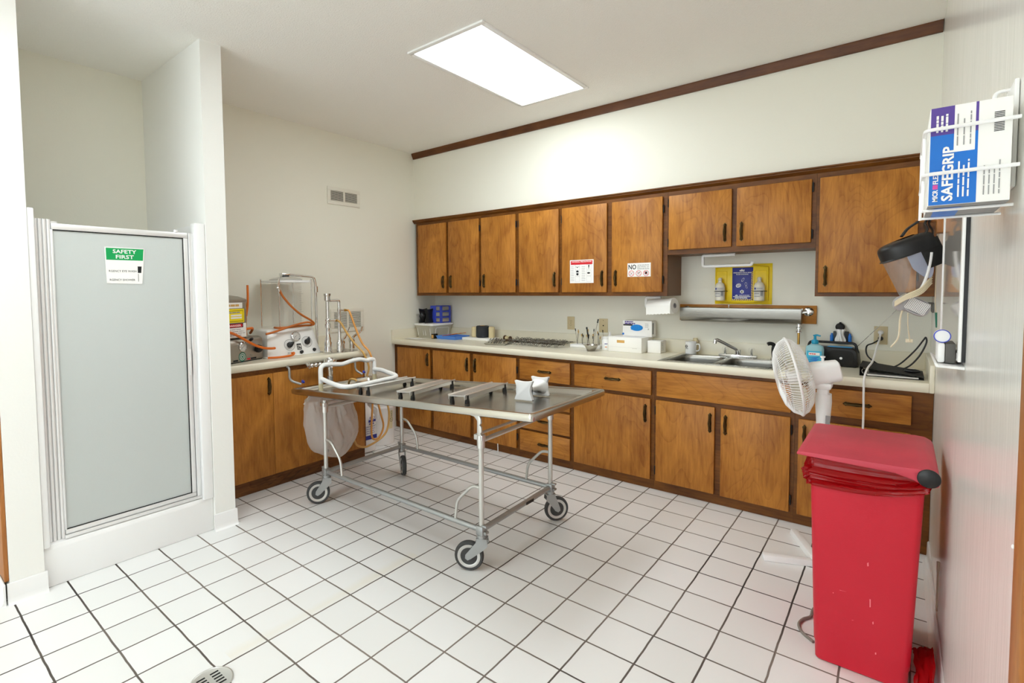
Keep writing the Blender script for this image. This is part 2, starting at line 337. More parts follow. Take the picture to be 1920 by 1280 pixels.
def bars(b, o, u, v, rows, wid, dh, th, m=0, seed=1):       # lines of print too small to read
    r = random.Random(seed); o, u, v = Vector(o), Vector(u).normalized(), Vector(v).normalized(); n = u.cross(v)
    for k in range(rows):
        x = 0; e = wid*r.uniform(.75, 1)
        while x < e-.002:
            l = min(e-x, r.uniform(.12, .35)*wid); p = o+u*x-v*(k*dh)+n*.0005
            b.add([p, p+u*l, p+u*l+v*th, p+v*th], [(0, 1, 2, 3)], m); x += l+wid*.03
def quad(b, o, u, v, a, c, m=0, lift=.0004):
    o, u, v = Vector(o), Vector(u).normalized(), Vector(v).normalized(); n = u.cross(v)*lift
    return b.add([o+n, o+u*a+n, o+u*a+v*c+n, o+v*c+n], [(0, 1, 2, 3)], m)
def disc(b, c, u, v, r, m=0, lift=.0006, n=20, r0=0.):
    c, u, v = Vector(c), Vector(u).normalized(), Vector(v).normalized(); nn = u.cross(v)*lift
    pts = [c+nn+(u*math.cos(2*PI*i/n)+v*math.sin(2*PI*i/n))*r for i in range(n)]
    if not r0: return b.add(pts, [tuple(range(n))], m)
    pin = [c+nn+(u*math.cos(2*PI*i/n)+v*math.sin(2*PI*i/n))*r0 for i in range(n)]
    return b.add(pts+pin, [(i, (i+1) % n, n+(i+1) % n, n+i) for i in range(n)], m)
X, Y, Z = V(1, 0, 0), V(0, 1, 0), V(0, 0, 1)
# ---------------------------------------------------------------- the room
YB = -7.6
struct('floor', M().box(-.2, W+.6, YB-.1, .1, -.1, 0), 'tile')
struct('ceiling', M().box(-.2, W+.6, YB-.1, .1, H, H+.1), 'ceil')
struct('wall_back', M().box(-.1, W+.1, 0, .1, 0, H), 'wall')
struct('wall_left', M().box(-.1, 0, YB, 0, 0, H), 'wall')
struct('wall_front', M().box(-.1, .4, YB-.1, YB, 0, H).box(3.8, W+.5, YB-.1, YB, 0, H).box(.4, 3.8, YB-.1, YB, 0, .45).box(.4, 3.8, YB-.1, YB, 2.6, H), 'wall')  # unseen wall, with a wide opening added to let fill light in
b = M()
for a in ((.4, 3.8, .45, .49), (.4, 3.8, 2.56, 2.6), (.4, .44, .49, 2.56), (3.76, 3.8, .49, 2.56), (1.51, 1.55, .49, 2.56), (2.65, 2.69, .49, 2.56)): b.box(a[0], a[1], YB-.07, YB-.02, a[2], a[3], .003)
struct('fill_window_1', b, 'whtm')  # window added behind the viewer as a source of soft fill
struct('wall_right', M().box(W, W+.1, -3.24, 0, 0, H).box(W, W+.1, YB, -4.2, 0, H).box(W, W+.1, -4.2, -3.24, 2.08, H), 'panel')
struct('wall_soffit', M().box(0, W, -.305, -.0005, 2.142, H), 'wall')
struct('wall_partition', M().box(.0005, .932, -2.855, -2.735, 0, H), 'white_wall')
struct('wall_pier', M().box(.0005, .932, -3.775, -3.65, 0, H), 'white_wall')
struct('door_1', M().box(W+.05, W+.09, -4.2, -3.24, 0, 2.08), 'jamb')
struct('trim_1', M().prism([(0, 0), (-.034, 0), (-.034, -.012), (-.014, -.05), (-.014, -.058), (0, -.058)], (0.004, -.3052, H-.0005), Y, Z, (W-.008, 0, 0)), 'trim')
struct('trim_2', M().prism([(0, 0), (-.034, 0), (-.034, -.008), (-.026, -.012), (-.026, -.019), (-.012, -.03), (-.006, -.036), (0, -.036)], (.004, -.3052, 2.178), Y, Z, (W-.008, 0, 0)), 'frame')
struct('trim_3', M().box(W-.018, W-.0005, -3.252, -3.178, 0, 2.14, .004).box(W-.018, W-.0005, -4.26, -4.19, 0, 2.14, .004).box(W-.018, W-.0005, -4.26, -3.178, 2.075, 2.14, .004).box(W-.003, W+.05, -3.255, -3.24, 0, 2.08), 'jamb')
struct('trim_4', M().box(.001, .918, -3.792, -3.7755, .1, 2.1, .003), 'jamb')
def cove(b, p, q, nrm, h=.098):     # a run of cove base tile from p to q
    p, q, n = Vector(p), Vector(q), Vector(nrm)
    return b.prism([(0, 0), (.026, 0), (.018, .004), (.012, .012), (.009, .03), (.008, h-.006), (.004, h), (0, h)], p, n, Z, q-p)
struct('baseboard_partition', cove(cove(M(), (.9325, -2.865, 0), (.9325, -2.728, 0), X), (.94, -2.7345, 0), (.6, -2.7345, 0), Y), 'btile')
struct('baseboard_pier', cove(cove(M(), (.9325, -3.786, 0), (.9325, -3.64, 0), X), (.945, -3.7925, 0), (.0, -3.7925, 0), -Y), 'btile')
struct('baseboard_right', cove(M(), (W-.0005, -.66, 0), (W-.0005, -3.17, 0), -X), 'btile')
# ---------------------------------------------------------------- ceiling lights
def ceiling_light(x0, x1, y0, y1, label):
    t = thing('ceiling_light', label, 'ceiling light', ((x0+x1)/2, (y0+y1)/2, H-.012), group='recessed ceiling lights')
    f = M()
    for a in ((x0, x1, y0, y0+.03), (x0, x1, y1-.03, y1), (x0, x0+.03, y0+.03, y1-.03), (x1-.03, x1, y0+.03, y1-.03)): f.box(*a, H-.012, H-.0004, .002)
    f.build('frame', 'whtm', t)
    M().box(x0+.029, x1-.029, y0+.029, y1-.029, H-.008, H-.0006).build('diffuser', 'lamp', t)
    return t
ceiling_light(1.712, 2.303, -1.965, -.745, 'lit rectangular fluorescent panel set into the ceiling above the steel table')
ceiling_light(1.712, 2.303, -4.65, -3.43, 'added unseen fill panel in the ceiling above the viewer, brightening the near room')  # unseen second panel, added to brighten the alcove and near floor
# ---------------------------------------------------------------- shower
sh = thing('shower_stall', 'white shower stall with a frosted glass door and aluminium frame between two white walls', 'shower', (.5, -3.25, 0))
b = M().box(.03, .81, -3.648, -2.857, .0005, .06)                                  # pan and raised kerb
b.prism([(0, 0), (.10, 0), (.10, .185), (.092, .205), (.075, .213), (.0, .213)], (.812, -3.648, .0008), X, Z, (0, .791, 0), b=.004)
b.build('shower_pan', 'fiber', sh)
b = M().box(.002, .03, -3.648, -2.857, .06, 1.83).box(.03, .9, -3.648, -3.63, .06, 1.83).box(.03, .9, -2.875, -2.857, .06, 1.83)
b.box(.86, .925, -3.649, -3.622, .2, 1.835, .006).box(.86, .925, -2.914, -2.8565, .2, 1.83, .006)
b.build('surround', 'fiber', sh)
b = M()
b.box(.862, .884, -3.624, -3.56, .213, 1.783)
for k in range(4): b.cyl((.884, -3.614+k*.0165, .213), (.884, -3.614+k*.0165, 1.79), .0085, n=16)
b.build('hinge_post', 'alus', sh, plabel='fluted aluminium hinge post')
b = M().box(.868, .9, -2.938, -2.914, .213, 1.772, .003).box(.86, .905, -3.56, -2.914, .2125, .228, .002).box(.872, .884, -3.56, -3.53, 1.772, 1.782).cyl((.885, -3.0, 1.772), (.885, -3.0, 1.785), .012, n=14)
b.build('jamb_frame', 'alus', sh)
dr = M().box(.872, .894, -3.556, -2.94, 1.742, 1.772, .004).box(.872, .894, -3.556, -2.94, .23, .254, .004).box(.872, .894, -2.964, -2.94, .254, 1.742, .004).box(.872, .894, -3.559, -3.55, .254, 1.742, .002).build('door_frame', 'alus', sh)
M().box(.881, .887, -3.552, -2.962, .25, 1.745).build('glass_panel', 'frost', dr)
g = M(); g.box(.886, .891, -3.552, -2.962, 1.737, 1.743).box(.886, .891, -2.968, -2.962, .252, 1.743).box(.886, .891, -3.552, -2.962, .252, .258)
g.build('gasket', 'gasket', dr)
M().box(.893, .906, -2.955, -2.945, .95, 1.1, .003).build('handle', 'alus', dr)
sg = thing('safety_sign', 'white sticker headed SAFETY FIRST on a green band, on the frosted shower door', 'sign', (.8875, -3.25, 1.48))
o = V(.8885, -3.342, 1.478)
poly = [(.004, .004), (.165, 0), (.182, .192), (0, .194)]
M().prism(poly, o, Y, Z, (.0012, 0, 0)).build('sheet', 'paper', sg)
b = M(); b.prism([(.006, .126), (.172, .126), (.177, .188), (.005, .188)], o+X*.0013, Y, Z, (.0003, 0, 0)); b.build('header_band', 'green', sg)
text('SAFETY', o+V(.0018, .088, .162), Y, Z, .019, 'paper', sg, .108, 'CENTER', bold=.02)
text('FIRST', o+V(.0018, .088, .134), Y, Z, .019, 'paper', sg, .082, 'CENTER', bold=.02)
text('RGENCY EYE WASH', o+V(.0014, .014, .063), Y, Z, .0105, 'black', sg, .125)
text('RGENCY SHOWER', o+V(.0014, .016, .017), Y, Z, .0105, 'black', sg, .115)
b = M(); b.prism([(.146, .06), (.162, .06), (.165, .095), (.146, .095)], o+X*.0013, Y, Z, (.0003, 0, 0)); b.box(o.x+.0013, o.x+.0016, o.y+.147, o.y+.149, o.z+.014, o.z+.055); b.build('worn_patch', 'black', sg)
# ---------------------------------------------------------------- wall grilles
def grille(y0, y1, z0, z1, label, n, name):
    t = thing(name, label, 'vent', (0, (y0+y1)/2, z0))
    e = .035; b = M().box(.0005, .004, y0+e, y1-e, z0+e, z1-e); b.build('backing', 'slot', t)
    f = M().box(.0005, .01, y0, y1, z0, z0+e, .003).box(.0005, .01, y0, y1, z1-e, z1, .003).box(.0005, .01, y0, y0+e, z0+e, z1-e, .002).box(.0005, .01, y1-e, y1, z0+e, z1-e, .002)
    ym = (y0+y1)/2; f.box(.004, .01, ym-.009, ym+.009, z0+e, z1-e); f.build('frame', 'grille', t)
    s = M()
    for k in range(n):
        zz = z0+e+(k+.5)*(z1-z0-2*e)/n; p = (z1-z0-2*e)/n
        s.hexa([(.004, y0+e, zz-p*.1), (.011, y0+e, zz-p*.42), (.011, y1-e, zz-p*.42), (.004, y1-e, zz-p*.1), (.004, y0+e, zz+p*.2), (.011, y0+e, zz-p*.12), (.011, y1-e, zz-p*.12), (.004, y1-e, zz+p*.2)])
    s.build('slats', 'grille', t)
grille(-1.393, -1.028, 2.23, 2.39, 'cream supply air vent high on the left wall', 9, 'air_vent')
grille(-1.385, -1.01, 1.042, 1.262, 'cream return air grille low on the left wall behind the chrome valves', 12, 'air_grille')
# ---------------------------------------------------------------- cabinet fittings
def handle_mesh(c, horiz=False, axis='y'):     # antique brass pull, .135 long, plate with pointed ends
    c = Vector(c); n = -Y if axis == 'y' else X; side = X if axis == 'y' else Y
    u, w = (Z, side) if not horiz else (side, Z)
    b = M(); L_ = .068
    b.prism([(-.009, -L_+.022), (-.013, -L_+.016), (0, -L_), (.013, -L_+.016), (.009, -L_+.022), (.007, -.02), (.009, 0), (.007, .02), (.009, L_-.022), (.013, L_-.016), (0, L_), (-.013, L_-.016), (-.009, L_-.022), (-.007, .02), (-.009, 0), (-.007, -.02)], c, w, u, n*.003)
    for s in (-1, 1):
        b.lathe([(.007, 0), (.009, .005), (.005, .01), (.006, .02)], c+u*(s*.046), n, 10)
        b.ball(c+u*(s*.054)+n*.012, .007, n=8)
    b.tube(spline([c+u*-.052+n*.018, c+u*-.03+n*.023, c+n*.024, c+u*.03+n*.023, c+u*.052+n*.018], 4), [.005, .006, .006, .005, .005, .006, .007, .008, .009, .008, .007, .006, .005, .005, .006, .006, .005][:17], 8)
    return b
def hinge_mesh(x, y, z):
    return M().box(x-.005, x+.005, y-.012, y, z-.026, z+.026, .002).cyl((x, y-.012, z-.03), (x, y-.012, z+.03), .004, n=8)
def door(cab, x0, x1, z0, z1, yf, hx=None, hz=None, hinge=0, horiz=False, name='door', mt='door'):
    d = M().box(x0, x1, yf, yf+.019, z0, z1, .004).build(name, mt, cab)
    if hx is not None: handle_mesh((hx, yf, hz), horiz).build('handle', 'brass', d)
    if hinge:
        for zz in (z0+(z1-z0)*.13, z1-(z1-z0)*.13):
            hinge_mesh(x0-.006 if hinge < 0 else x1+.006, yf+.019, zz).build('hinge', 'blk', d)
    return d
def base_cab(x0, x1, label):
    t = thing('base_cabinet', label, 'cabinet', ((x0+x1)/2, -.3, 0), group='base cabinets along the back wall')
    if 'sink base' in label: M().box(x0+.0005, x1-.0005, -.612, -.592, .062, .874).box(x0+.0005, x0+.018, -.592, -.001, .062, .874).box(x1-.018, x1-.0005, -.592, -.001, .062, .874).box(x0+.018, x1-.018, -.592, -.001, .062, .08).build('carcass', 'frame', t)
    else: M().box(x0+.0005, x1-.0005, -.612, -.001, .062, .874).build('carcass', 'frame', t)
    M().box(x0+.0005, x1-.0005, -.609, -.001, .0005, .0615).build('plinth', 'frame', t)
    return t
YD = -.632
c = base_cab(0.001, .556, 'single door base cabinet at the left end, under the clear storage tub')
door(c, .06, .53, .07, .848, YD, .506, .749, -1)
c = base_cab(.556, 1.583, 'two door base cabinet under the spools and instrument tray')
door(c, .574, 1.045, .07, .848, YD, 1.018, .745, -1); door(c, 1.087, 1.564, .07, .848, YD, 1.114, .745, 1)
c = base_cab(1.583, 2.101, 'stack of four drawers in the back counter, beyond the head of the steel table')
for z0, z1 in ((.676, .848), (.455, .65), (.262, .436), (.067, .243)): door(c, 1.602, 2.082, z0, z1, YD, 1.848, (z0+z1)/2-.005, 0, True, 'drawer', 'doorx')
c = base_cab(2.101, 2.751, 'base cabinet with one wide drawer over one wide door, left of the sink')
door(c, 2.122, 2.731, .676, .848, YD, 2.44, .762, 0, True, 'drawer', 'doorx'); door(c, 2.118, 2.727, .07, .649, YD, 2.692, .543, 0)
c = base_cab(2.751, 3.605, 'sink base cabinet with two doors below one long plain panel')
door(c, 2.77, 3.585, .676, .85, YD, name='false_front', mt='doorx'); door(c, 2.766, 3.155, .07, .648, YD, 3.128, .543, -1); door(c, 3.193, 3.584, .068, .648, YD, 3.222, .543, 1)
c = base_cab(3.605, W-.001, 'base cabinet at the right end, with a drawer over a door, behind the fan')
door(c, 3.625, 4.138, .69, .848, YD, 3.905, .77, 0, True, 'drawer', 'doorx'); door(c, 3.625, 4.138, .067, .646, YD, 3.657, .55, 1)
def wall_cab(x0, x1, z0, label, y0=-.313):
    t = thing('wall_cabinet', label, 'cabinet', ((x0+x1)/2, -.15, z0), group='wall cabinets along the back wall')
    b = M().box(x0+.0005, x1-.0005, y0, y0+.02, z0, 2.141); b.build('face_frame', 'frame', t)
    M().box(x0+.0005, x1-.0005, y0+.02, -.001, z0, 2.141).build('carcass', 'cside', t)
    return t
YU = -.334
c = wall_cab(.036, .934, 1.372, 'two door wall cabinet at the left end of the upper row')
door(c, .08, .483, 1.402, 2.116, YU, .448, 1.513, -1); door(c, .519, .917, 1.402, 2.116, YU, .553, 1.513, 1)
c = wall_cab(.934, 1.37, 1.372, 'single door wall cabinet, third door from the left in the upper row')
door(c, .948, 1.35, 1.402, 2.116, YU, .985, 1.513, 1)
c = wall_cab(1.37, 1.82, 1.372, 'single door wall cabinet left of the door with the red headed notice')
door(c, 1.39, 1.804, 1.402, 2.116, YU, 1.766, 1.513, -1)
c = wall_cab(1.82, 2.728, 1.372, 'two door wall cabinet carrying the two printed notices')
door(c, 1.837, 2.248, 1.402, 2.113, YU, 2.21, 1.513, -1); door(c, 2.291, 2.693, 1.402, 2.113, YU, 2.326, 1.513, 1)
c = wall_cab(2.728, 3.656, 1.678, 'short two door wall cabinet above the yellow eyewash board')
door(c, 2.74, 3.168, 1.713, 2.108, YU, 3.128, 1.812, -1); door(c, 3.2, 3.631, 1.713, 2.108, YU, 3.232, 1.812, 1)
c = wall_cab(3.656, W-.001, 1.372, 'large single door wall cabinet at the right end of the upper row')
door(c, 3.674, 4.144, 1.396, 2.108, YU, 3.712, 1.499, 1)
# ---------------------------------------------------------------- back counter
ZC = .92
wt = thing('worktop', 'long cream laminate worktop with backsplash along the back wall', 'countertop', (W/2, -.33, .875))
b = M(); SX0, SX1, SY0, SY1 = 2.785, 3.475, -.56, -.1
for a in ((.022, SX0, -.63, -.0205), (SX1, W-.022, -.63, -.0205), (SX0, SX1, -.63, SY0), (SX0, SX1, SY1, -.0205)): b.box(*a, .8755, ZC)
nose = [(-.012, .876), (-.012, ZC), (-.02, ZC+.004), (-.03, ZC+.007), (-.04, ZC+.005), (-.046, ZC-.004), (-.047, .9), (-.044, .884), (-.036, .8755)]
b.prism(nose, (.022, -.612, 0), Y, Z, (W-.044, 0, 0)); b.build('countertop', 'lam', wt)
b = M().box(.0215, W-.0215, -.0205, -.0008, ZC-.04, 1.022, .003).box(.0008, .0215, -.658, -.0008, .876, 1.022, .003).box(W-.0215, W-.0008, -.658, -.0008, .876, 1.022, .003)
b.build('backsplash', 'lam', wt)
# ---------------------------------------------------------------- sink
sk = thing('sink', 'double bowl stainless steel sink set in the back counter', 'sink', (3.13, -.33, ZC-.16))
b = M()
rim = [(2.762, 3.498), (-.598, -.062)]
for a in ((2.762, 3.498, -.598, -.545), (2.762, 3.498, -.15, -.062), (2.762, 2.8, -.545, -.15), (3.46, 3.498, -.545, -.15), (3.112, 3.148, -.545, -.15)): b.box(*a, ZC+.0005, ZC+.0045, .0015)
b.build('rim', 'steely', sk)
for x0, x1, sd in ((2.8, 3.112, 0), (3.148, 3.46, 1)):
    q = M(); y0, y1 = -.545, -.15
    def bowl(u, v, x0=x0, x1=x1):
        a = 2*PI*u; ca, sa = math.cos(a), math.sin(a); e = .35
        cx, cy = math.copysign(abs(ca)**e, ca), math.copysign(abs(sa)**e, sa)
        p = [(1.0, 0), (.985, .03), (.96, .6), (.93, .85), (.85, .96), (.5, .99), (.12, 1.0), (.0, 1.0)]
        i = min(int(v*7), 6); t = v*7-i; k = p[i][0]*(1-t)+p[i+1][0]*t; d = p[i][1]*(1-t)+p[i+1][1]*t
        return V((x0+x1)/2+cx*k*(x1-x0)/2, (y0+y1)/2+cy*k*(y1-y0)/2, ZC+.003-.155*d)
    q.sheet(bowl, 40, 28, wrap=True); q.build('bowl', 'steel2', sk)
fa = thing('sink_faucet', 'chrome two handle sink faucet with a long straight spout', 'faucet', (3.17, -.105, ZC+.0045))
b = M().box(3.045, 3.3, -.135, -.08, ZC+.0048, ZC+.026, .008); b.build('base_plate', 'chrome', fa)
b = M().cyl((3.172, -.105, ZC+.025), (3.172, -.105, ZC+.06), .02).tube(fillet([(3.172, -.105, ZC+.04), (3.165, -.12, ZC+.062), (3.06, -.22, ZC+.135), (3.045, -.235, ZC+.128)], .02), .0115, 12).cyl((3.049, -.232, ZC+.135), (3.046, -.235, ZC+.108), .013)
b.build('spout', 'chrome', fa)
for x in (3.085, 3.262):
    b = M().lathe([(.012, 0), (.012, .012), (.02, .016), (.025, .03), (.024, .045), (.017, .053), (0, .054)], (x, -.105, ZC+.025), n=8); b.build('tap_handle', 'clear', fa, plabel='clear faceted tap handle')
    M().cyl((x, -.105, ZC+.024), (x, -.105, ZC+.06), .008, n=10).ball((x, -.105, ZC+.066), .006, n=8).build('tap_stem', 'chrome', fa)
sp = thing('sink_sprayer', 'black hose sprayer standing at the back right of the sink', 'sprayer', (3.4, -.1, ZC+.005))
M().lathe([(.022, 0), (.02, .012), (.012, .016), (.011, .03)], (3.4, -.1, ZC+.005), n=16).build('collar', 'chrome', sp)
M().lathe([(.012, .016), (.016, .05), (.015, .08), (.012, .1)], (3.4, -.1, ZC+.005), n=14).tube(spline([(3.402, -.1, ZC+.098), (3.396, -.104, ZC+.112), (3.378, -.115, ZC+.118), (3.366, -.122, ZC+.113)], 4), .013, 10).build('spray_head', 'blk', sp)
# ---------------------------------------------------------------- left counter
c = thing('base_cabinet', 'plywood base cabinet on the left wall with a rotten kick board', 'cabinet', (.28, -2.09, 0))
M().box(.0008, .562, -2.733, -1.452, .1, .874).build('carcass', 'frame', c)
M().box(.0008, .556, -2.733, -1.452, .0005, .1).build('plinth', 'toe', c, plabel='rotten, water damaged kick board')
d = M().box(.562, .578, -2.7, -2.276, .098, .84, .003).build('door', 'ply', c)
handle_mesh((.578, -2.308, .75), axis='x').build('handle', 'brass', d)
M().box(.562, .576, -2.273, -1.462, .098, .84, .003).build('panel', 'ply', c)
M().box(.54, .5755, -1.4615, -1.4525, .098, .874).build('end_stile', 'frame', c)
t = thing('worktop', 'short cream laminate worktop on the left wall under the pump machines', 'countertop', (.3, -2.1, .875))
b = M().box(.021, .57, -2.733, -1.425, .8755, ZC)
b.prism([(x*-1-.012, z) for x, z in nose], (.555, -2.733, 0), X, Z, (0, 1.308, 0)); b.build('countertop', 'lam', t)
M().box(.0008, .021, -2.733, -1.425, .876, 1.022, .003).build('backsplash', 'lam', t)
# ---------------------------------------------------------------- steel table on wheels
def TZ(x, h=0.): return .695+(x-.69)*.062+h          # pan floor of the tilted table top
ct = thing('embalming_table', 'long stainless steel table on a silver wheeled frame, its tray tilted towards the left wall', 'table', (1.76, -1.845, 0))
co = [V(.69, -2.205, .73), V(2.788, -2.225, .86), V(2.788, -1.472, .86), V(.693, -1.478, .73)]
def inset(d, dz):
    a, b_, c_, d_ = co
    return [a+V(d, d, dz+d*.062), b_+V(-d, d, dz-d*.062), c_+V(-d, -d, dz-d*.062), d_+V(d, -d, dz+d*.062)]
b = M(); loops = [inset(.014, -.042), inset(0, -.036), inset(-.002, -.012), inset(.003, -.002), inset(.012, .0), inset(.042, -.005), inset(.048, -.012), inset(.058, -.033), inset(.066, -.035)]
def rounded(lp, r=.03, k=5):
    out = []
    for i, p in enumerate(lp):
        a, c_ = lp[i-1], lp[(i+1) % 4]; d1, d2 = (a-p).normalized()*r, (c_-p).normalized()*r
        for t in range(k+1):
            t /= k; out.append((p+d1)*(1-t)**2+p*2*t*(1-t)+(p+d2)*t*t)
    return out
ls = [rounded(l, .02 if i < 5 else .03) for i, l in enumerate(loops)]; n = len(ls[0]); vs_, fs = [], []
for l in ls: vs_ += l
for i in range(len(ls)-1):
    for k in range(n): fs.append((i*n+k, i*n+(k+1) % n, (i+1)*n+(k+1) % n, (i+1)*n+k))
fs.append(tuple((len(ls)-1)*n+k for k in range(n)))
b.add(vs_, fs)
lo = rounded(inset(.014, -.043), .02); b.add(lo+rounded(inset(.066, -.0375), .03), [(k, (k+1) % n, n+(k+1) % n, n+k) for k in range(n)]+[tuple(n+k for k in range(n))])
b.build('tray', 'steel', ct)
nl, fl, nr, frr = V(1.105, -2.2, 0), V(1.085, -1.5, 0), V(2.462, -2.2, 0), V(2.438, -1.5, 0)
for p, zt in ((nl, .70), (fl, .695), (nr, .69), (frr, .69)):
    M().cyl(p+Z*.19, p+Z*zt, .0135, n=18).build('leg', 'alup', ct)
b = M()
for p, q in ((nl, nr), (fl, frr), (nl, fl), (nr, frr)): b.cyl(p+Z*.213, q+Z*.213, .0145, n=16)
for p in (nl, fl, nr, frr): b.box(p.x-.022, p.x+.022, p.y-.022, p.y+.022, .188, .238, .006)
b.build('lower_frame', 'galv', ct)
for p, s in ((nl, 1), (fl, 1), (nr, -1), (frr, -1)):
    M().tube(fillet([p+V(0, 0, .43), p+V(.06*s, 0, .428), p+V(.165*s, 0, .325), p+V(.18*s, 0, .214)], .032), .0085, 10).build('brace', 'alup', ct)
for p, q, zz in ((nr, frr, .672), (nl, fl, .652)):
    b = M().cyl(p+Z*zz, q+Z*zz, .012, n=14).cyl(p+V(-.03, 0, zz+.026), q+V(-.03, 0, zz+.02), .007, n=10)
    for r_ in (p, q): b.cyl(r_+Z*(zz-.035), r_+Z*(zz+.03), .021, n=16).box(r_.x-.035, r_.x+.02, r_.y-.016, r_.y+.016, zz+.004, zz+.032, .004)
    b.build('crossbar', 'alu', ct)
for p in (nr, frr):      # notched levers that hold the head end up
    b = M().prism([(-.012, .66), (.016, .66), (.018, .70), (.008, .712), (.016, .722), (.014, .745), (.004, .755), (.013, .765), (.012, .785), (0, .805), (-.03, .814), (-.12, .812), (-.128, .804), (-.12, .796), (-.06, .797), (-.03, .793), (-.012, .775)], p+V(.0, -.016, 0), X, Z, (0, .012, 0), b=.002)
    b.build('tilt_lever', 'alup', ct)
for p in (nl, fl): M().prism([(-.012, .66), (.014, .66), (.012, .683), (-.012, .6815)], p+V(.0, -.008, 0), X, Z, (0, .016, 0)).build('tray_mount', 'galv', ct)
def caster(p, c0, name='caster'):       # p: leg foot, c0: contact point of the wheel
    d = V(c0[0]-p.x, c0[1]-p.y, 0); off = d.length; d.normalize(); ax = V(-d.y, d.x, 0); r = .076; cw = p+d*off; cw.z = r+.0005
    b = M().cyl(p+Z*.172, p+Z*.19, .024, n=20)
    for s in (-1, 1):
        poly = [(-.03, .168), (.022, .172), (.03, .15), (off+.016, r+.012), (off+.018, r-.006), (off+.004, r-.016), (off-.014, r-.006), (-.012, .118), (-.034, .14)]
        b.prism(poly, V(p.x, p.y, 0)+ax*(s*.021), d, Z, ax*(s*.004))
    b.prism([(-.03, .166), (.024, .17), (.026, .176), (-.03, .174)], V(p.x, p.y, 0)-ax*.025, d, Z, ax*.05)
    k = b.build(name, 'galv', ct)
    M().lathe([(r-.017, -.013), (r-.006, -.0155), (r-.001, -.009), (r, 0), (r-.001, .009), (r-.006, .0155), (r-.017, .013)], cw, ax, 36).build('tyre', 'rub', k)
    M().lathe([(0, -.012), (.012, -.016), (.02, -.009), (.034, -.008), (.046, -.014), (r-.0165, -.014), (r-.0165, .014), (.046, .014), (.034, .008), (.02, .009), (.012, .016), (0, .012)], cw, ax, 32).build('hub', 'alu', k)
    return k
caster(nl, (1.075, -2.245)); caster(fl, (1.13, -1.53)); caster(nr, (2.405, -2.232)); caster(frr, (2.462, -1.47))
for p, s in ((nl, -1), (nr, 1), (fl, -1), (frr, 1)):
    M().box(p.x+s*.018-.02, p.x+s*.018+.02, p.y-.012, p.y+.012, .232, .243, .003).cyl(p+V(s*.03, -.012, .205), p+V(s*.03, .012, .205), .008, n=10).build('brake_tab', 'galv', ct)
b = M().box(2.4555, 2.457, -1.8, -1.725, .206, .222); b.v = [v+V(.008, 0, 0) for v in b.v]; b.build('maker_plate', 'black', ct, plabel='small dark plate on the right lower rail')
# white pipe rack standing in the foot of the tray
pv = thing('pipe_rack', 'white foam covered pipe rack standing at the foot of the steel tray', 'rack', (.87, -1.81, .70))
L0, R0 = V(.868, -2.07, 0), V(.848, -1.568, 0)
zl = TZ(.868)+.002
b = M().tube(spline([L0+Z*.765, L0+V(0, .0, .86), L0+V(0, .012, .888), L0+V(-.002, .05, .897), V(.859, -1.93, .888), V(.858, -1.87, .884), V(.855, -1.79, .897), V(.851, -1.71, .9), V(.848, -1.64, .883), R0+V(0, -.045, .889), R0+V(0, -.012, .884), R0+V(0, 0, .86), R0+Z*.765], 6), .0165, 14)
b.build('top_rail', 'foam', pv)
b = M().tube(spline([L0+V(0, .005, .8), V(.95, -2.075, .792), V(1.1, -2.11, .79), V(1.19, -2.115, .787), V(1.225, -2.07, .785), V(1.232, -1.95, .787), V(1.225, -1.8, .79), V(1.215, -1.68, .792), V(1.17, -1.63, .797), V(1.05, -1.6, .803), V(.93, -1.565, .806), R0+V(0, -.005, .806)], 6), .0165, 14)
b.build('side_rail', 'foam', pv)
for p in (L0, R0): M().cyl(p+Z*zl, p+Z*.77, .0165, n=18).build('post', 'cream', pv, plabel='bare cream pipe foot')
# body bridges
def bridge(cx0, cy0, cx1, cy1, wd, label):
    z0 = TZ((cx0+cx1)/2)+.001; d = V(cx1-cx0, cy1-cy0, 0); L_ = d.length; d.normalize(); s = V(d.y, -d.x, 0); p = V(cx0, cy0, z0); tl = lambda q: TZ(q.x)+.001
    t = thing('body_bridge', label, 'bridge', ((cx0+cx1)/2, (cy0+cy1)/2, z0), group='aluminium bridges on the steel table')
    h = wd/2; zt = .052
    prof = [(-h, zt+.002), (-h+.004, zt+.006), (-h+.012, zt), (h-.012, zt), (h-.004, zt+.006), (h, zt+.002), (h-.006, zt-.004), (h-.006, zt-.024), (h-.01, zt-.024), (h-.012, zt-.006), (-h+.012, zt-.006), (-h+.01, zt-.024), (-h+.006, zt-.024), (-h+.006, zt-.004)]
    slope = Matrix.Identity(3)
    us = (s+Z*(.062*s.x)); b = M().prism(prof, p, us, Z, d*L_+Z*(tl(V(cx1, 0, 0))-tl(V(cx0, 0, 0)))); b.build('channel', 'alu', t)
    for e in (.03, L_-.03):
        for q in (-h+.01, h-.01):
            c_ = p+d*e+s*q; c_.z = tl(c_)
            M().lathe([(.0145, 0), (.015, .004), (.01, .034), (.01, .046)], c_, n=12).build('foot', 'blk', t, plabel='black rubber foot')
bridge(1.275, -2.03, 1.27, -1.563, .1, 'aluminium body bridge nearest the white pipe rack on the table')
bridge(1.735, -2.06, 1.65, -1.563, .115, 'middle aluminium body bridge on the steel table')
bridge(2.155, -2.04, 2.1, -1.563, .125, 'aluminium body bridge nearest the white head block on the table')
hb = thing('head_block', 'white plastic head block of two flared plates at the raised end of the table', 'headrest', (2.46, -1.73, TZ(2.46)))
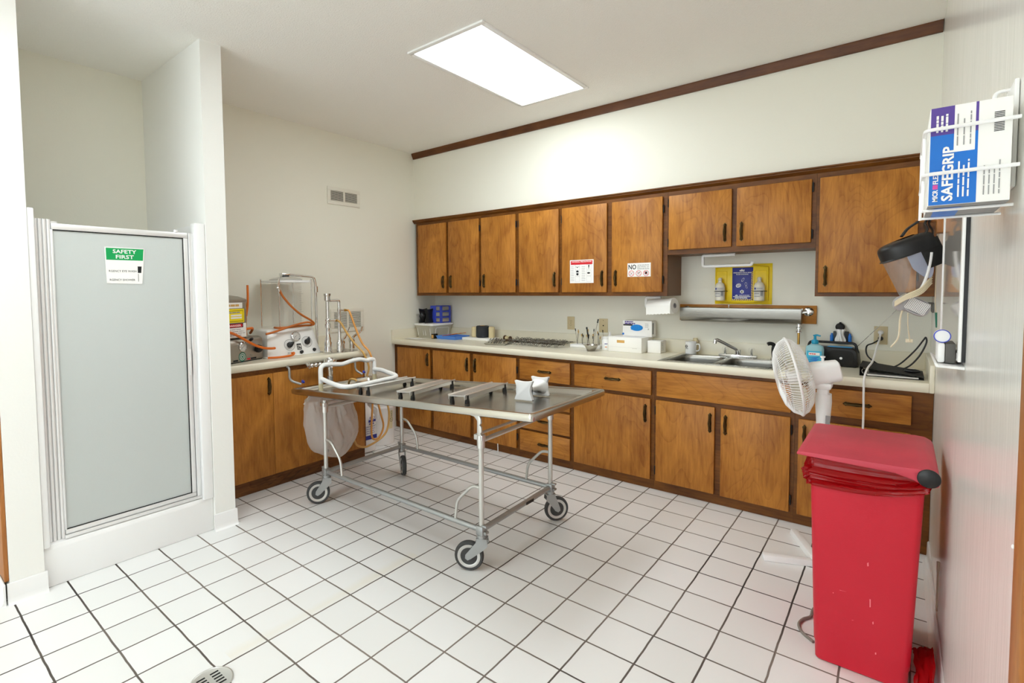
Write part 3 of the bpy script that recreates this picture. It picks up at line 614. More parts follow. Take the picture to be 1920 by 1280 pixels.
def flared(w_, h_, k=6):
    pts = []
    cs = [(-w_, 0), (w_, 0), (w_*.98, h_), (-w_*.98, h_)]
    for i, p in enumerate(cs):
        q = cs[(i+1) % 4]; pts.append(p)
        for t in range(1, k):
            t /= k; mx, my = p[0]*(1-t)+q[0]*t, p[1]*(1-t)+q[1]*t; dip = math.sin(PI*t)**1.2
            if i == 1: mx -= .02*dip
            elif i == 3: mx += .02*dip
            elif i == 2: my -= .007*dip
            pts.append((mx, my))
    return pts
def soft(poly, r=.010, k=4):
    out = []; n = len(poly)
    for i_, p in enumerate(poly):
        a, c_ = Vector(poly[i_-1]), Vector(poly[(i_+1) % n]); p = Vector(p); d1, d2 = (a-p), (c_-p)
        if d1.angle(d2, PI) < 2.2:
            q1, q2 = p+d1.normalized()*min(r, d1.length*.9), p+d2.normalized()*min(r, d2.length*.9)
            out += [tuple(q1*(1-t/k)**2+p*2*(t/k)*(1-t/k)+q2*(t/k)**2) for t in range(k+1)]
        else: out.append(tuple(p))
    return out
zb = TZ(2.46)+.006
u_ = V(1, -.06, .062)
for y_ in (-1.822, -1.655): M().prism(soft(flared(.066, .113)), (2.46, y_, zb), u_, Z, (.002, .018, 0), b=.003).build('plate', 'wht', hb)
b = M()
def saddle(u, v):
    y = -1.81+.16*v; k = (2*v-1)**2; a = 2*PI*u; hw = .022+.036*k; hh = .016+.03*k; cx, sx = math.cos(a), math.sin(a)
    return V(2.46+hw*math.copysign(abs(cx)**.6, cx), y, zb+.054+hh*math.copysign(abs(sx)**.6, sx))
b.sheet(saddle, 24, 12, wrap=True); b.build('saddle', 'wht', hb)
# ---------------------------------------------------------------- machines on the left counter
sm = thing('pump_machine', 'brushed steel pump machine with a square tank, half hidden by the white wall end', 'machine', (.24, -2.39, ZC))
def panel_box(b, p, q, dep, h, z=ZC+.002, r=.03):        # a cabinet whose front runs from p to q on the counter
    p, q = Vector(p), Vector(q); d = (q-p).normalized(); nn = V(d.y, -d.x, 0); return d, nn
p0, p1 = V(.445, -2.52, 0), V(.335, -2.215, 0); d = (p1-p0).normalized(); nn = V(d.y, -d.x, 0)
Ls = (p1-p0).length
b = M().prism([(-.17, 0), (0, 0), (.0, .125), (-.006, .15), (-.02, .165), (-.045, .172), (-.17, .172)], p0+Z*(ZC+.006), nn, Z, d*Ls, b=.008); b.build('housing', 'steel3', sm)
b = M().prism([(-.165, 0), (-.005, 0), (-.005, .006), (-.165, .006)], p0+Z*(ZC+.0004)+d*.01, nn, Z, d*(Ls-.02)); b.build('base', 'blk', sm)
def on(s_, h): return p0+d*s_+Z*(ZC+.006+h)+nn*.0008
def gauge(parent, c, u, v, r, w=True):
    n_ = Vector(u).cross(Vector(v)).normalized(); c = Vector(c)
    b = M().lathe([(r, 0), (r, .014), (r*.86, .018), (r*.84, .012), (0, .0121)], c, n_, 28); g = b.build('gauge', 'chrome', parent)
    b = M().lathe([(r*.83, .0125), (0, .0127)], c, n_, 28); b.build('dial', 'ltgrey', g)
    b = M(); a = .6; b.add([c+n_*.0136+(u*math.cos(a)+v*math.sin(a))*r*.6, c+n_*.0136-(u*math.cos(a)+v*math.sin(a))*r*.5+(v*.04*r), c+n_*.0136-(u*math.cos(a)+v*math.sin(a))*r*.5-(v*.06*r)], [(0, 1, 2)])
    for k in range(9):
        a = -.8+k*(PI+1.6)/8; e = u*math.cos(a)+v*math.sin(a); f_ = V(*(n_.cross(e))); b.add([c+n_*.0136+e*r*.62-f_*.001, c+n_*.0136+e*r*.78-f_*.001, c+n_*.0136+e*r*.78+f_*.001, c+n_*.0136+e*r*.62+f_*.001], [(0, 1, 2, 3)])
    b.build('needle', 'black', g)
gauge(sm, on(.115, .108), d, Z, .036)
b = M(); disc(b, on(.115, .035), d, Z, .034, 0); disc(b, on(.115, .035), d, Z, .026, 1, .0009, r0=.021); disc(b, on(.115, .035), d, Z, .014, 1, .0009, r0=.009)
b.build('round_emblem', ['teal', 'ltgrey'], sm)
b = M().lathe([(.03, 0), (.031, .012), (.026, .026), (0, .03)], on(.265, .078), nn, 12); b.build('control_knob', 'blk', sm)
M().lathe([(.011, 0), (.011, .018), (.009, .024), (0, .025)], on(.2, .148)-nn*.004, nn+Z*.6, 14).build('button', 'blk', sm)
M().lathe([(.006, 0), (.006, .008), (.003, .014), (0, .02)], on(.195, .04), nn, 10).build('toggle', 'chrome', sm)
b = M(); quad(b, on(.16, .006), d, Z, .03, .012, 0); quad(b, on(.195, .006), d, Z, .055, .012, 1); quad(b, on(.03, .006), d, Z, .045, .012, 1); quad(b, on(.215, .12), d, Z, .05, .016, 2); b.build('name_strip', ['redp', 'black', 'grey'], sm)
tc_ = (p0+p1)*.5-nn*.11-d*.075
def tank(u, v):
    a = 2*PI*u; e = .3; ca, sa = math.cos(a), math.sin(a); cx, cy = math.copysign(abs(ca)**e, ca), math.copysign(abs(sa)**e, sa)
    pr = [(1, 0), (1, .26), (1.04, .262), (1.04, .276), (.98, .282), (.6, .3), (.15, .308), (0, .309)]; i = min(int(v*7), 6); t = v*7-i; k = pr[i][0]*(1-t)+pr[i+1][0]*t; h = pr[i][1]*(1-t)+pr[i+1][1]*t
    return tc_+d*(cx*k*.115)+nn*(cy*k*.092)+Z*(ZC+.178+h)
M().sheet(tank, 48, 28, wrap=True).build('tank', 'steel3', sm)
M().ball(tc_+Z*(ZC+.498), (.014, .014, .012)).build('lid_knob', 'blk', sm)
tf = tc_+nn*.0935+Z*(ZC+.178)
b = M(); quad(b, tf-d*.1+Z*.005, d, Z, .19, .1, 0); quad(b, tf-d*.1+Z*.215, d, Z, .16, .04, 0); quad(b, tf-d*.093+Z*.075, d, Z, .155, .03, 1, .0008); quad(b, tf-d*.09+Z*.112, d, Z, .165, .098, 2); quad(b, tf-d*.08+Z*.12, d, Z, .145, .078, 3, .0007); quad(b, tf-d*.077+Z*.123, d, Z, .139, .072, 2, .001); quad(b, tf-d*.05+Z*.14, d, Z, .1, .012, 0, .0014); quad(b, tf-d*.05+Z*.158, d, Z, .1, .012, 0, .0014)
bars(b, tf-d*.092+Z*.06+nn*.0006, d, Z, 4, .17, .014, .004, 4, 3); bars(b, tf-d*.075+Z*.18+nn*.001, d, Z, 1, .12, .01, .009, 4, 5); bars(b, tf-d*.09+Z*.228+nn*.0006, d, Z, 1, .13, .01, .015, 5, 5)
b.prism([(-.085, .079), (.05, .079), (.058, .09), (.05, .101), (-.085, .101), (-.093, .09)], tf+nn*.0011, d, Z, nn*.0003, 6)
b.build('warning_labels', ['paper', 'black', 'yprint', 'black', 'grey', 'tan', 'redp'], sm)
text('DANGER', tf+d*-.017+Z*.0835+nn*.0014, d, Z, .013, 'paper', sm, .115, 'CENTER', bold=.02)
text('HAZ', tf-d*.085+Z*.1905+nn*.001, d, Z, .006, 'black', sm, .03)
b = M().tube([tc_+d*.128+nn*.06+Z*(ZC+.178), tc_+d*.128+nn*.06+Z*(ZC+.44), tc_+d*.11+nn*.05+Z*(ZC+.455)], .005, 8); b.build('side_tube', 'chrome', sm)
# white machine
wm = thing('pump_machine', 'white enamel pump machine with dials and a tall clear cylinder on top', 'machine', (.22, -1.97, ZC))
zz = ZC+.001
b = M().hexa([(.05, -2.2, zz), (.365, -2.2, zz), (.365, -1.725, zz), (.05, -1.725, zz), (.08, -2.165, zz+.21), (.3, -2.165, zz+.21), (.3, -1.765, zz+.21), (.08, -1.765, zz+.21)], .016)
b.build('housing', 'whtm', wm)
M().box(.04, .372, -2.21, -1.715, zz-.0006, zz+.008, .003).build('base', 'whtm', wm)
fu, fv = Y, V(-.065, 0, .21).normalized(); fn = fu.cross(fv)
def wp(y, z): return V(.365-.065*(z-zz)/.21, y, z)+fn*.001
gauge(wm, wp(-1.937, 1.068), fu, fv, .038)
for y, z, a in ((-2.0, 1.005, .5), (-1.843, 1.018, 1.2)):
    c_ = wp(y, z); b = M(); disc(b, c_, fu, fv, .046, 0, r0=.042); disc(b, c_, fu, fv, .034, 0, r0=.0325); b.build('scale_ring', 'grey', wm)
    e = fu*math.cos(a)+fv*math.sin(a); s_ = fn.cross(e); b = M().lathe([(.024, 0), (.022, .014), (0, .016)], c_, fn, 16); b.prism([(-.022, -.012), (.014, -.016), (.042, 0), (.014, .016), (-.022, .012)], c_+fn*.012, e, s_, fn*.012, b=.002); b.build('dial_knob', 'blk', wm)
b = M(); c_ = wp(-1.92, .985); quad(b, c_-fu*.02-fv*.024, fu, fv, .04, .05, 0)
for q in ((-.015, .008, .03, .006), (-.015, -.004, .012, .006), (.003, -.004, .012, .012), (-.015, -.018, .006, .01), (-.004, -.018, .018, .006)): quad(b, c_+fu*q[0]+fv*q[1], fu, fv, q[2], q[3], 1, .0008)
b.build('maker_emblem', ['black', 'ltgrey'], wm)
M().lathe([(.014, 0), (.013, .014), (0, .016)], wp(-1.91, .942), fn, 16).build('button', 'blk', wm)
M().lathe([(.016, 0), (.012, .01), (.006, .02), (0, .021)], wp(-1.79, .95), fn, 8).build('wing_knob', 'blk', wm)
M().cyl(wp(-2.02, .945), wp(-2.02, .945)+fn*.03, .008, n=12).build('hose_barb', 'chrome', wm)
jc = V(.19, -1.93, zz+.212)
def rsq(h, r, z0, z1, e=.35):
    def fn_(u, v):
        a = 2*PI*u; ca, sa = math.cos(a), math.sin(a); k = [0, 1, 1, 0][min(3, int(v*3+1e-6))]; return jc+V(math.copysign(abs(ca)**e, ca)*r*k, math.copysign(abs(sa)**e, sa)*r*k, z0 if v < .5 else z1)
    return M().sheet(fn_, 40, 3, wrap=True)
rsq(0, .155, 0, .014).build('lower_plate', 'clear', wm, plabel='clear square base plate')
rsq(0, .155, .37, .386).build('upper_plate', 'wht', wm)
M().lathe([(.118, .014), (.118, .37), (.112, .37), (.112, .02), (0, .02)], jc, n=40).build('cylinder', 'clear', wm, plabel='clear measuring cylinder')
for sx, sy in ((1, 1), (1, -1), (-1, 1), (-1, -1)):
    M().cyl(jc+V(sx*.142, sy*.142, .001), jc+V(sx*.142, sy*.142, .392), .005, n=8).ball(jc+V(sx*.142, sy*.142, .395), .007, n=8).build('tie_rod', 'chrome', wm)
b = M()
for k in range(16): quad(b, jc+V(.119, .045, .06+k*.018), Y, Z, .02 if k % 4 else .035, .0015, 0)
b.build('scale_marks', 'grey', wm)
M().lathe([(.125, .387), (.128, .394), (.11, .402), (.05, .416), (0, .42)], jc, n=36).build('lid', 'alup', wm)
b = M().tube(fillet([jc+V(.012, -.03, .43), jc+V(0, .0, .436), V(.2, -1.68, zz+.63), V(.2, -1.665, zz+.58), V(.2, -1.66, zz+.002)], .05), .0105, 12).cyl((.2, -1.66, zz+.5), (.2, -1.66, zz+.55), .016).box(jc.x-.02, jc.x+.03, jc.y-.05, jc.y+.02, jc.z+.42, jc.z+.445, .006)
b.build('swing_arm', 'chrome', wm)
M().box(jc.x+.02, jc.x+.034, jc.y-.045, jc.y+.012, jc.z+.404, jc.z+.43, .004).build('clip', 'blk', wm)
# orange hoses
h = thing('rubber_hose', 'orange rubber hose from the clear cylinder looped around its base', 'hose', (.3, -1.95, zz+.2))
b = M().tube(spline([(.345, -2.075, 1.44), (.35, -2.05, 1.39), (.35, -1.98, 1.31), (.35, -1.9, 1.245), (.35, -1.815, 1.195), (.35, -1.782, 1.165), (.34, -1.8, 1.152), (.345, -1.88, 1.152), (.352, -2.0, 1.148), (.352, -2.08, 1.1465), (.34, -2.105, 1.148), (.3, -2.1, 1.148)], 8), .0085, 10)
b.build('hose', 'orange2', h)
b = M().tube(fillet([(.345, -2.075, 1.435), (.345, -2.09, 1.47), (.345, -2.085, 1.52), (.345, -2.06, 1.55)], .02), .0045, 8).cyl((.345, -2.078, 1.43), (.345, -2.088, 1.475), .01, n=12).box(.335, .355, -2.105, -2.075, 1.45, 1.462, .003); b.build('clamp_nozzle', 'chrome', h)
h = M().tube(spline([(.358, -1.795, 1.158), (.366, -1.84, 1.178), (.37, -1.92, 1.172), (.375, -2.05, 1.145), (.38, -2.15, 1.12), (.37, -2.21, 1.108)], 8), .0085, 10).build('rubber_hose', 'orange2', None, 'dull orange rubber hose lying over the top of the white machine', 'hose')
h = M().tube(spline([(.415, -2.58, 1.165), (.43, -2.493, 1.139), (.438, -2.432, 1.103), (.425, -2.364, 1.062), (.415, -2.305, 1.03), (.408, -2.24, 1.008), (.4, -2.19, 1.0), (.388, -2.15, .998)], 8), .0095, 10).build('rubber_hose', 'orange', None, 'bright orange hose hanging across the front of the steel machine', 'hose')
h = M().tube(spline([(.40, -2.6, 1.15), (.385, -2.478, 1.152), (.372, -2.409, 1.154), (.345, -2.33, 1.157), (.315, -2.285, 1.155), (.27, -2.27, 1.13), (.24, -2.265, 1.115)], 8), .0095, 10).build('rubber_hose', 'orange', None, 'orange hose wrapped around the foot of the square steel tank', 'hose')
h = M().tube(spline([(.4, -2.02, .946), (.418, -2.01, .95), (.425, -2.02, .938), (.43, -2.06, .932), (.43, -2.15, .9305), (.4, -2.215, .9305)], 8), .0085, 10).build('rubber_hose', 'orange', None, 'short orange hose plugged low into the front of the white machine', 'hose')
h = M().tube(spline([tc_+d*.15+nn*.06+Z*1.48, tc_+d*.15+nn*.06+Z*1.40, tc_+d*.145+nn*.06+Z*1.33, tc_+d*.138+nn*.05+Z*1.25], 8), .008, 10).build('rubber_hose', 'orange', None, 'orange hose end standing up beside the square steel tank', 'hose')
# ---------------------------------------------------------------- chrome valves
pl = thing('water_valve', 'chrome hydro aspirator pipes and lever valves on a steel plate', 'valve', (.42, -1.63, ZC))
M().lathe([(.13, 0), (.13, .003), (.1, .006), (0, .0065)], (.42, -1.56, ZC+.0006), n=36).build('base_plate', 'steel', pl)
def stack(p, prof, name='valve_body'): return M().lathe(prof, p, n=18)
b = stack((.44, -1.712, ZC+.004), [(.031, 0), (.031, .085), (.024, .095), (.024, .12), (.018, .13), (.016, .18), (.018, .2), (.023, .205), (.023, .235), (.017, .24), (.015, .27), (.0145, .42), (.024, .43), (.024, .465), (.028, .47), (.028, .485), (0, .487)])
b.tube(fillet([(.44, -1.712, 1.352), (.44, -1.61, 1.352), (.44, -1.6, 1.34), (.44, -1.6, 1.24)], .02), .0125, 10)
b.cyl((.44, -1.712, 1.19), (.44, -1.64, 1.186), .011, n=10).ball((.44, -1.712, 1.19), .021); b.build('tall_pipe', 'chrome', pl)
M().cyl((.44, -1.645, 1.186), (.44, -1.625, 1.184), .011, n=10).build('brass_nipple', 'brassy', pl)
b = stack((.44, -1.6, ZC+.004), [(.026, 0), (.026, .075), (.02, .085), (.016, .1), (.013, .12), (.013, .33), (.016, .335), (.016, .36), (.011, .365)]); b.cyl((.44, -1.6, 1.27), (.44, -1.55, 1.268), .008, n=10); b.build('short_pipe', 'chrome', pl)
M().cyl((.44, -1.552, 1.268), (.44, -1.53, 1.267), .011, n=10).build('brass_nipple', 'brassy', pl)
for (x, y, x2, y2, z2) in ((.4, -1.55, .34, -1.43, 1.11), (.36, -1.42, .33, -1.28, 1.105)):
    b = stack((x, y, ZC+.006), [(.024, 0), (.022, .05), (.027, .06), (.025, .09), (.012, .1), (0, .101)]); b.build('lever_valve', 'chrome', pl)
    M().tube(spline([(x, y, ZC+.085), (x-.02, y+.05, ZC+.115), (x2+.01, y2-.03, z2-.04), (x2, y2, z2)], 5), [.015]+[.010]*8+[.008]*7, 8).build('lever', 'chrome', pl)
fv_ = thing('flush_valve', 'chrome flush valve fixed to the front of the left cabinet', 'valve', (.64, -1.85, .75))
b = M().lathe([(.02, -.07), (.024, -.06), (.024, .0), (.045, .008), (.052, .02), (.052, .05), (.045, .062), (.03, .066), (.028, .075), (0, .078)], (.645, -1.84, .835), n=28).cyl((.58, -1.84, .80), (.645, -1.84, .80), .018)
b.build('valve_body', 'chrome', fv_)
M().cyl((.645, -1.84, .69), (.645, -1.84, .768), .022).build('down_pipe', 'galv', fv_)
b = M().cyl((.645, -1.88, .868), (.645, -2.045, .868), .011, n=14)
for y in (-1.93, -1.965, -2.0): b.lathe([(.016, -.01), (.019, 0), (.016, .01)], (.645, y, .868), Y, 18)
b.lathe([(.014, -.012), (.026, -.006), (.026, .006), (.014, .012)], (.645, -2.03, .868), Y, 20); b.build('side_knob', 'chrome', fv_)
for y, y2, lab in ((-2.165, -2.1, 'grey bent pipe hook left of the chrome flush valve'), (-1.575, -1.54, 'grey bent pipe hook at the right end of the left cabinet')):
    t = thing('pipe_hook', lab, 'hook', (.6, y, .76))
    M().tube(fillet([(.58, y, .872), (.61, y, .866), (.612, y, .775), (.66, y2, .742)], .03), .009, 10).build('pipe', 'galv', t)
    M().lathe([(.008, 0), (.014, .008), (.014, .016), (0, .022)], (.655, y2+.01, .752), V(.3, .5, .6), 10).build('wing_cap', 'blue2', t)
t = M().tube(spline([(.44, -1.614, 1.183), (.465, -1.6, 1.16), (.50, -1.57, 1.08), (.55, -1.53, .99), (.615, -1.5, .92), (.635, -1.47, .84), (.636, -1.455, .78), (.63, -1.47, .72), (.64, -1.5, .70)], 8), .0085, 10).build('latex_hose', 'amber', None, 'pale amber latex hose from the lower nipple of the chrome valve', 'hose')
t = M().tube(spline([(.44, -1.518, 1.267), (.47, -1.515, 1.25), (.51, -1.49, 1.12), (.56, -1.462, .99), (.622, -1.44, .92), (.642, -1.42, .84), (.64, -1.41, .76), (.66, -1.42, .62), (.67, -1.37, .4), (.66, -1.33, .26), (.65, -1.38, .17), (.64, -1.44, .2), (.63, -1.42, .45), (.64, -1.4, .66)], 8), .0085, 10).build('latex_hose', 'amber2', None, 'orange latex hose from the upper nipple, looping down past the white jug', 'hose')
t = M().tube(spline([(.66, -1.36, .7), (.68, -1.31, .5), (.69, -1.29, .35), (.68, -1.33, .2), (.66, -1.5, .13), (.68, -1.62, .17), (.72, -1.69, .26)], 8), .0085, 10).build('latex_hose', 'amber', None, 'amber hose loop hanging lowest between the plastic bag and the jug', 'hose')
t = M().tube(spline([(.73, -1.72, .665), (.8, -1.78, .72), (.84, -1.79, .755), (.87, -1.77, .752), (.875, -1.765, .74)], 8), .0085, 10).build('latex_hose', 'amber', None, 'short amber hose end curling over the foot of the steel tray', 'hose')
# ---------------------------------------------------------------- plastic bag, bucket, jug
bg = thing('plastic_bag', 'translucent white plastic bag hanging in front of the left cabinet', 'bag', (.73, -1.88, .14))
rr_ = random.Random(3)
from mathutils import noise as NZ
def bagf(u, v):
    pr = [(-2.06, -1.77, .662), (-2.11, -1.735, .62), (-2.123, -1.71, .56), (-2.118, -1.675, .44), (-2.105, -1.67, .387), (-2.082, -1.672, .312), (-2.058, -1.69, .26), (-2.03, -1.73, .222), (-1.965, -1.755, .185), (-1.9, -1.78, .152), (-1.845, -1.805, .135)]
    i = min(int(v*10), 9); t = v*10-i; yl, yr, z = (pr[i][k]*(1-t)+pr[i+1][k]*t for k in range(3)); r = (yr-yl)/2
    a = 2*PI*u; y = (yl+yr)/2+math.cos(a)*r; x = .715+math.sin(a)*min(.105, r*.5)
    q = NZ.noise(V(x*9, y*9, z*7)); q2 = 1.2*NZ.noise(V(math.sin(a)*2+5, math.cos(a)*3.5+u*3*0, z*5))+.8*(1-2*abs(NZ.noise(V(math.sin(a)*4, math.cos(a)*5+z*6, z*3))))+.35*NZ.noise(V(x*40, y*40, z*14)); k = min(1, r/.1)
    return V(max(.592, x+(q*.02+q2*.014)*k), y+(q2*.008+q*.006)*k, z+q*.008)
M().sheet(bagf, 110, 84, wrap=True).build('bag', 'whitebag', bg)
M().prism([(-2.115, .60), (-2.10, .595), (-2.02, .66), (-2.03, .676), (-2.05, .674)], (.7, 0, 0), Y, Z, (.012, 0, 0), b=.003).build('tape_flap', 'paper', bg)
M().cyl((.7, -1.79, .45), (.7, -1.79, .665), .028).lathe([(.028, 0), (.02, -.05), (0, -.06)], (.7, -1.79, .45)).build('drain_pipe', 'foam', bg)
M().lathe([(.012, 0), (.012, .006), (.006, .008), (0, .008)], (.8, -1.985, .24), X, 14).build('eyelet', 'galv', bg)
bk = thing('bucket', 'white plastic bucket with a handwritten warning sticker between the two counters', 'bucket', (.3, -1.08, 0))
b = M().lathe([(.132, .001), (.137, .004), (.15, .34), (.154, .345), (.154, .36), (.15, .362), (.151, .395), (.155, .4), (.152, .41), (.144, .41), (.142, .39), (.128, .01), (0, .008)], (.3, -1.08, 0), n=40); b.build('pail', 'wht', bk)
def stick(u, v):
    a = .18-.32*(1-u)+.1; r = .1515-.006*(1-v); return V(.3+math.cos(a)*r, -1.08+math.sin(a)*r, .15+.17*v)
b = M().sheet(stick, 6, 1); b.build('sticker', 'cream', bk)
ang = .12; eo = V(math.cos(ang), math.sin(ang), 0); ex = V(-math.sin(ang), math.cos(ang), 0); c_ = V(.3, -1.08, .235)+eo*.1525
b = M(); disc(b, c_, ex, Z, .02, 0, .0012, r0=.017)
b.add([c_+eo*.0014+ex*-.013+Z*.011, c_+eo*.0014+ex*-.011+Z*.013, c_+eo*.0014+ex*.013-Z*.011, c_+eo*.0014+ex*.011-Z*.013], [(0, 1, 2, 3)]); b.build('no_symbol', 'black', bk)
text('NO', c_+eo*.002+ex*.012+Z*.028, Z, -ex, .022, 'black', bk, .05)
jg = thing('jug', 'white plastic jug with a blue printed label beside the left cabinet', 'jug', (.4, -1.335, 0))
b = M().lathe([(.075, .001), (.085, .01), (.088, .25), (.08, .32), (.05, .38), (.03, .41), (.028, .45)], (.4, -1.335, 0), n=32, sq=.6); b.build('body', 'wht', jg)
M().lathe([(.032, .445), (.032, .475), (0, .477)], (.4, -1.335, 0), n=20).build('cap', 'wht', jg)
M().tube(fillet([(.44, -1.27, .40), (.475, -1.24, .38), (.475, -1.24, .28), (.455, -1.25, .26)], .03), .011, 8).build('grip', 'wht', jg)
b = M(); lo_ = V(.4896, -1.395, .12); quad(b, lo_, Y, Z, .13, .035, 0); bars(b, lo_+Z*.15+V(.0006, .04, 0), Y, Z, 1, .08, .02, .022, 0, 2); bars(b, lo_+Z*.13+V(.0006, .045, 0), Y, Z, 1, .07, .02, .012, 0, 4); bars(b, lo_+Z*.108+V(.0006, .01, 0), Y, Z, 4, .11, .018, .004, 0, 6); quad(b, lo_+Z*.118, Y, Z, .12, .002, 1); b.build('label', ['navy', 'black'], jg)
text('.RO', lo_+V(.001, .04, .178), Y, Z, .022, 'navy', jg, .07)
# ---------------------------------------------------------------- things on the back counter, left to right
ZT = ZC+.0008
tb = thing('storage_tub', 'cloudy clear storage tub with a white lid in the corner of the back counter', 'tub', (.17, -.2, ZT))
def tubf(u, v):
    a = 2*PI*u; e = .22; ca, sa = math.cos(a), math.sin(a); k = .82+.18*v
    return V(.17+math.copysign(abs(ca)**e, ca)*.135*k, -.2+math.copysign(abs(sa)**e, sa)*.165*k, ZT+.14*v)
b = M().sheet(tubf, 48, 10, wrap=True); b.add([tubf(i/48, 0) for i in range(48)], [tuple(range(48))]); b.build('tub', 'tub', tb)
b = M()
def lidf(u, v):
    a = 2*PI*u; e = .22; ca, sa = math.cos(a), math.sin(a); pr = [(.99, .136), (1.06, .136), (1.06, .15), (1.02, .154), (0, .155)]; i = min(3, int(v*4)); t = v*4-i; k = pr[i][0]*(1-t)+pr[i+1][0]*t; z = pr[i][1]*(1-t)+pr[i+1][1]*t
    return V(.17+math.copysign(abs(ca)**e, ca)*.135*k, -.2+math.copysign(abs(sa)**e, sa)*.165*k, ZT+z)
b.sheet(lidf, 48, 8, wrap=True).build('lid', 'wht', tb)
b = M()
for (p, q) in (((.08, -.355), (.16, -.355)), ((.19, -.355), (.265, -.355))):
    pts = [V(p[0], -.342, ZT+.03), V(p[0], -.355, ZT+.11), V(q[0], -.355, ZT+.11), V(q[0], -.342, ZT+.03)]; b.tube(fillet(pts, .015), .003, 6)
b.tube(fillet([V(.288, -.3, ZT+.03), V(.298, -.3, ZT+.11), V(.298, -.1, ZT+.11), V(.288, -.1, ZT+.03)], .02), .003, 6).build('moulded_ribs', 'wht', tb)
zl = ZT+.1556
hr = thing('head_block', 'black plastic head block of two flared plates on the lid of the storage tub', 'headrest', (.1, -.25, zl))
for s in (-1, 1):
    pts = [(x*1.0, y*1.4) for x, y in soft(flared(.07, .112))]
    M().prism(pts, V(.115+s*.045, -.27, zl+.001), Y*.9, Z, X*.014, b=.003).build('plate', 'blk', hr)
b = M()
def sad2(u, v):
    k = (2*v-1)**2; a = 2*PI*u; hw = .02+.035*k; hh = .016+.045*k; cx, sx = math.cos(a), math.sin(a); return V(.077+.09*v, -.27+hw*cx, zl+.076+hh*sx)
b.sheet(sad2, 20, 12, wrap=True).build('saddle', 'blk', hr)
du = thing('drawer_unit', 'small blue plastic drawer unit on the white lid of the storage tub', 'drawer unit', (.19, -.13, zl))
b = M(); x0, x1, y0, y1 = .125, .275, -.205, -.045; hz = .185
b.box(x0, x1, y0, y1, zl+.001, zl+.008, .002).box(x0, x1, y0, y1, zl+hz-.008, zl+hz, .002)
for xx in (x0, x1-.012):
    for yy in (y0, y1-.012): b.box(xx, xx+.012, yy, yy+.012, zl+.008, zl+hz-.008, .002)
b.box(x0+.002, x0+.085, y0-.001, y0+.003, zl+.002, zl+hz-.002, .001)
for yy in (y0+.0, y1-.03): b.box(x1-.004, x1+.004, yy, yy+.03, zl+.002, zl+hz-.002, .001)
for k in (1, 2): b.box(x0, x1, y0, y1, zl+k*hz/3-.007, zl+k*hz/3+.007, .001)
b.box(x0+.003, x0+.012, y0+.012, y1-.012, zl+.008, zl+hz-.008).box(x0+.012, x1-.012, y1-.009, y1-.003, zl+.008, zl+hz-.008); b.build('frame', 'blue2', du)
for k in range(3):
    z = zl+k*hz/3; q = M().box(x0+.013, x1+.003, y0+.004, y1-.013, z+.012, z+.052, .003).build('drawer', 'tub', du)
    M().box(x0+.02, x1-.006, y0+.02, y1-.02, z+.014, z+.034, .006).build('contents', ['tan', 'grey', 'brown'][k], q)
pa = M().sheet(lambda u, v: V(.05+.19*u+.03*v, -.53+.13*v+.03*u, ZT+.004+.002*math.sin(u*5+v*3)), 10, 6); pa.v += [p-Z*.0008 for p in pa.v]; k_ = len(pa.v)//2; pa.f += [tuple(i+k_ for i in f)[::-1] for f in pa.f]; pa.m = [0]*len(pa.f)
pa.build('paper_sheet', 'paper', None, 'loose sheet of white paper at the left front of the back counter', 'paper')
t = thing('small_box', 'small dark box with a pale end beside the blue tray and storage tub', 'box', (.28, -.29, ZT))
M().box(.274, .312, -.345, -.285, ZT, ZT+.05, .002).build('box', 'dark', t); M().box(.279, .307, -.3465, -.345, ZT+.006, ZT+.04).build('end_label', 'tan', t)
tr = thing('plastic_tray', 'bright blue plastic tray holding wooden sticks', 'tray', (.46, -.21, ZT))
def frust(x0, x1, y0, y1, z0, z1, e, t=.004):
    b = M(); o = [(x0+e, y0+e, z0), (x1-e, y0+e, z0), (x1-e, y1-e, z0), (x0+e, y1-e, z0), (x0, y0, z1), (x1, y0, z1), (x1, y1, z1), (x0, y1, z1)]
    i_ = [(x0+e+t, y0+e+t, z0+t), (x1-e-t, y0+e+t, z0+t), (x1-e-t, y1-e-t, z0+t), (x0+e+t, y1-e-t, z0+t), (x0+t, y0+t, z1), (x1-t, y0+t, z1), (x1-t, y1-t, z1), (x0+t, y1-t, z1)]
    f = [(3, 2, 1, 0)]+[(k, (k+1) % 4, 4+(k+1) % 4, 4+k) for k in range(4)]+[(8, 9, 10, 11)]+[(8+(k+1) % 4, 8+k, 12+k, 12+(k+1) % 4) for k in range(4)]+[(4+k, 4+(k+1) % 4, 12+(k+1) % 4, 12+k) for k in range(4)]
    return b.add(o+i_, f)
frust(.325, .598, -.33, -.10, ZT, ZT+.034, .012).build('tray', 'blue', tr)
for k in range(5):
    a = .25+.06*k; p = V(.36, -.27+.03*k, ZT+.0205+.0075); e = V(math.cos(a), math.sin(a)*.5, .0); 
    M().cyl(p, p+e.normalized()*.19+Z*.03, .0036, n=8).build('wooden_stick', 'amber' if k % 2 else 'orange', None, 'thin orange brown wooden stick lying in the blue tray', 'stick', 'sticks in the blue tray')
bo = M().box(.606, .945, -.235, -.045, ZT, ZT+.024, .003).build('spool_board', 'paper', None, 'flat white board carrying three thread spools', 'board')
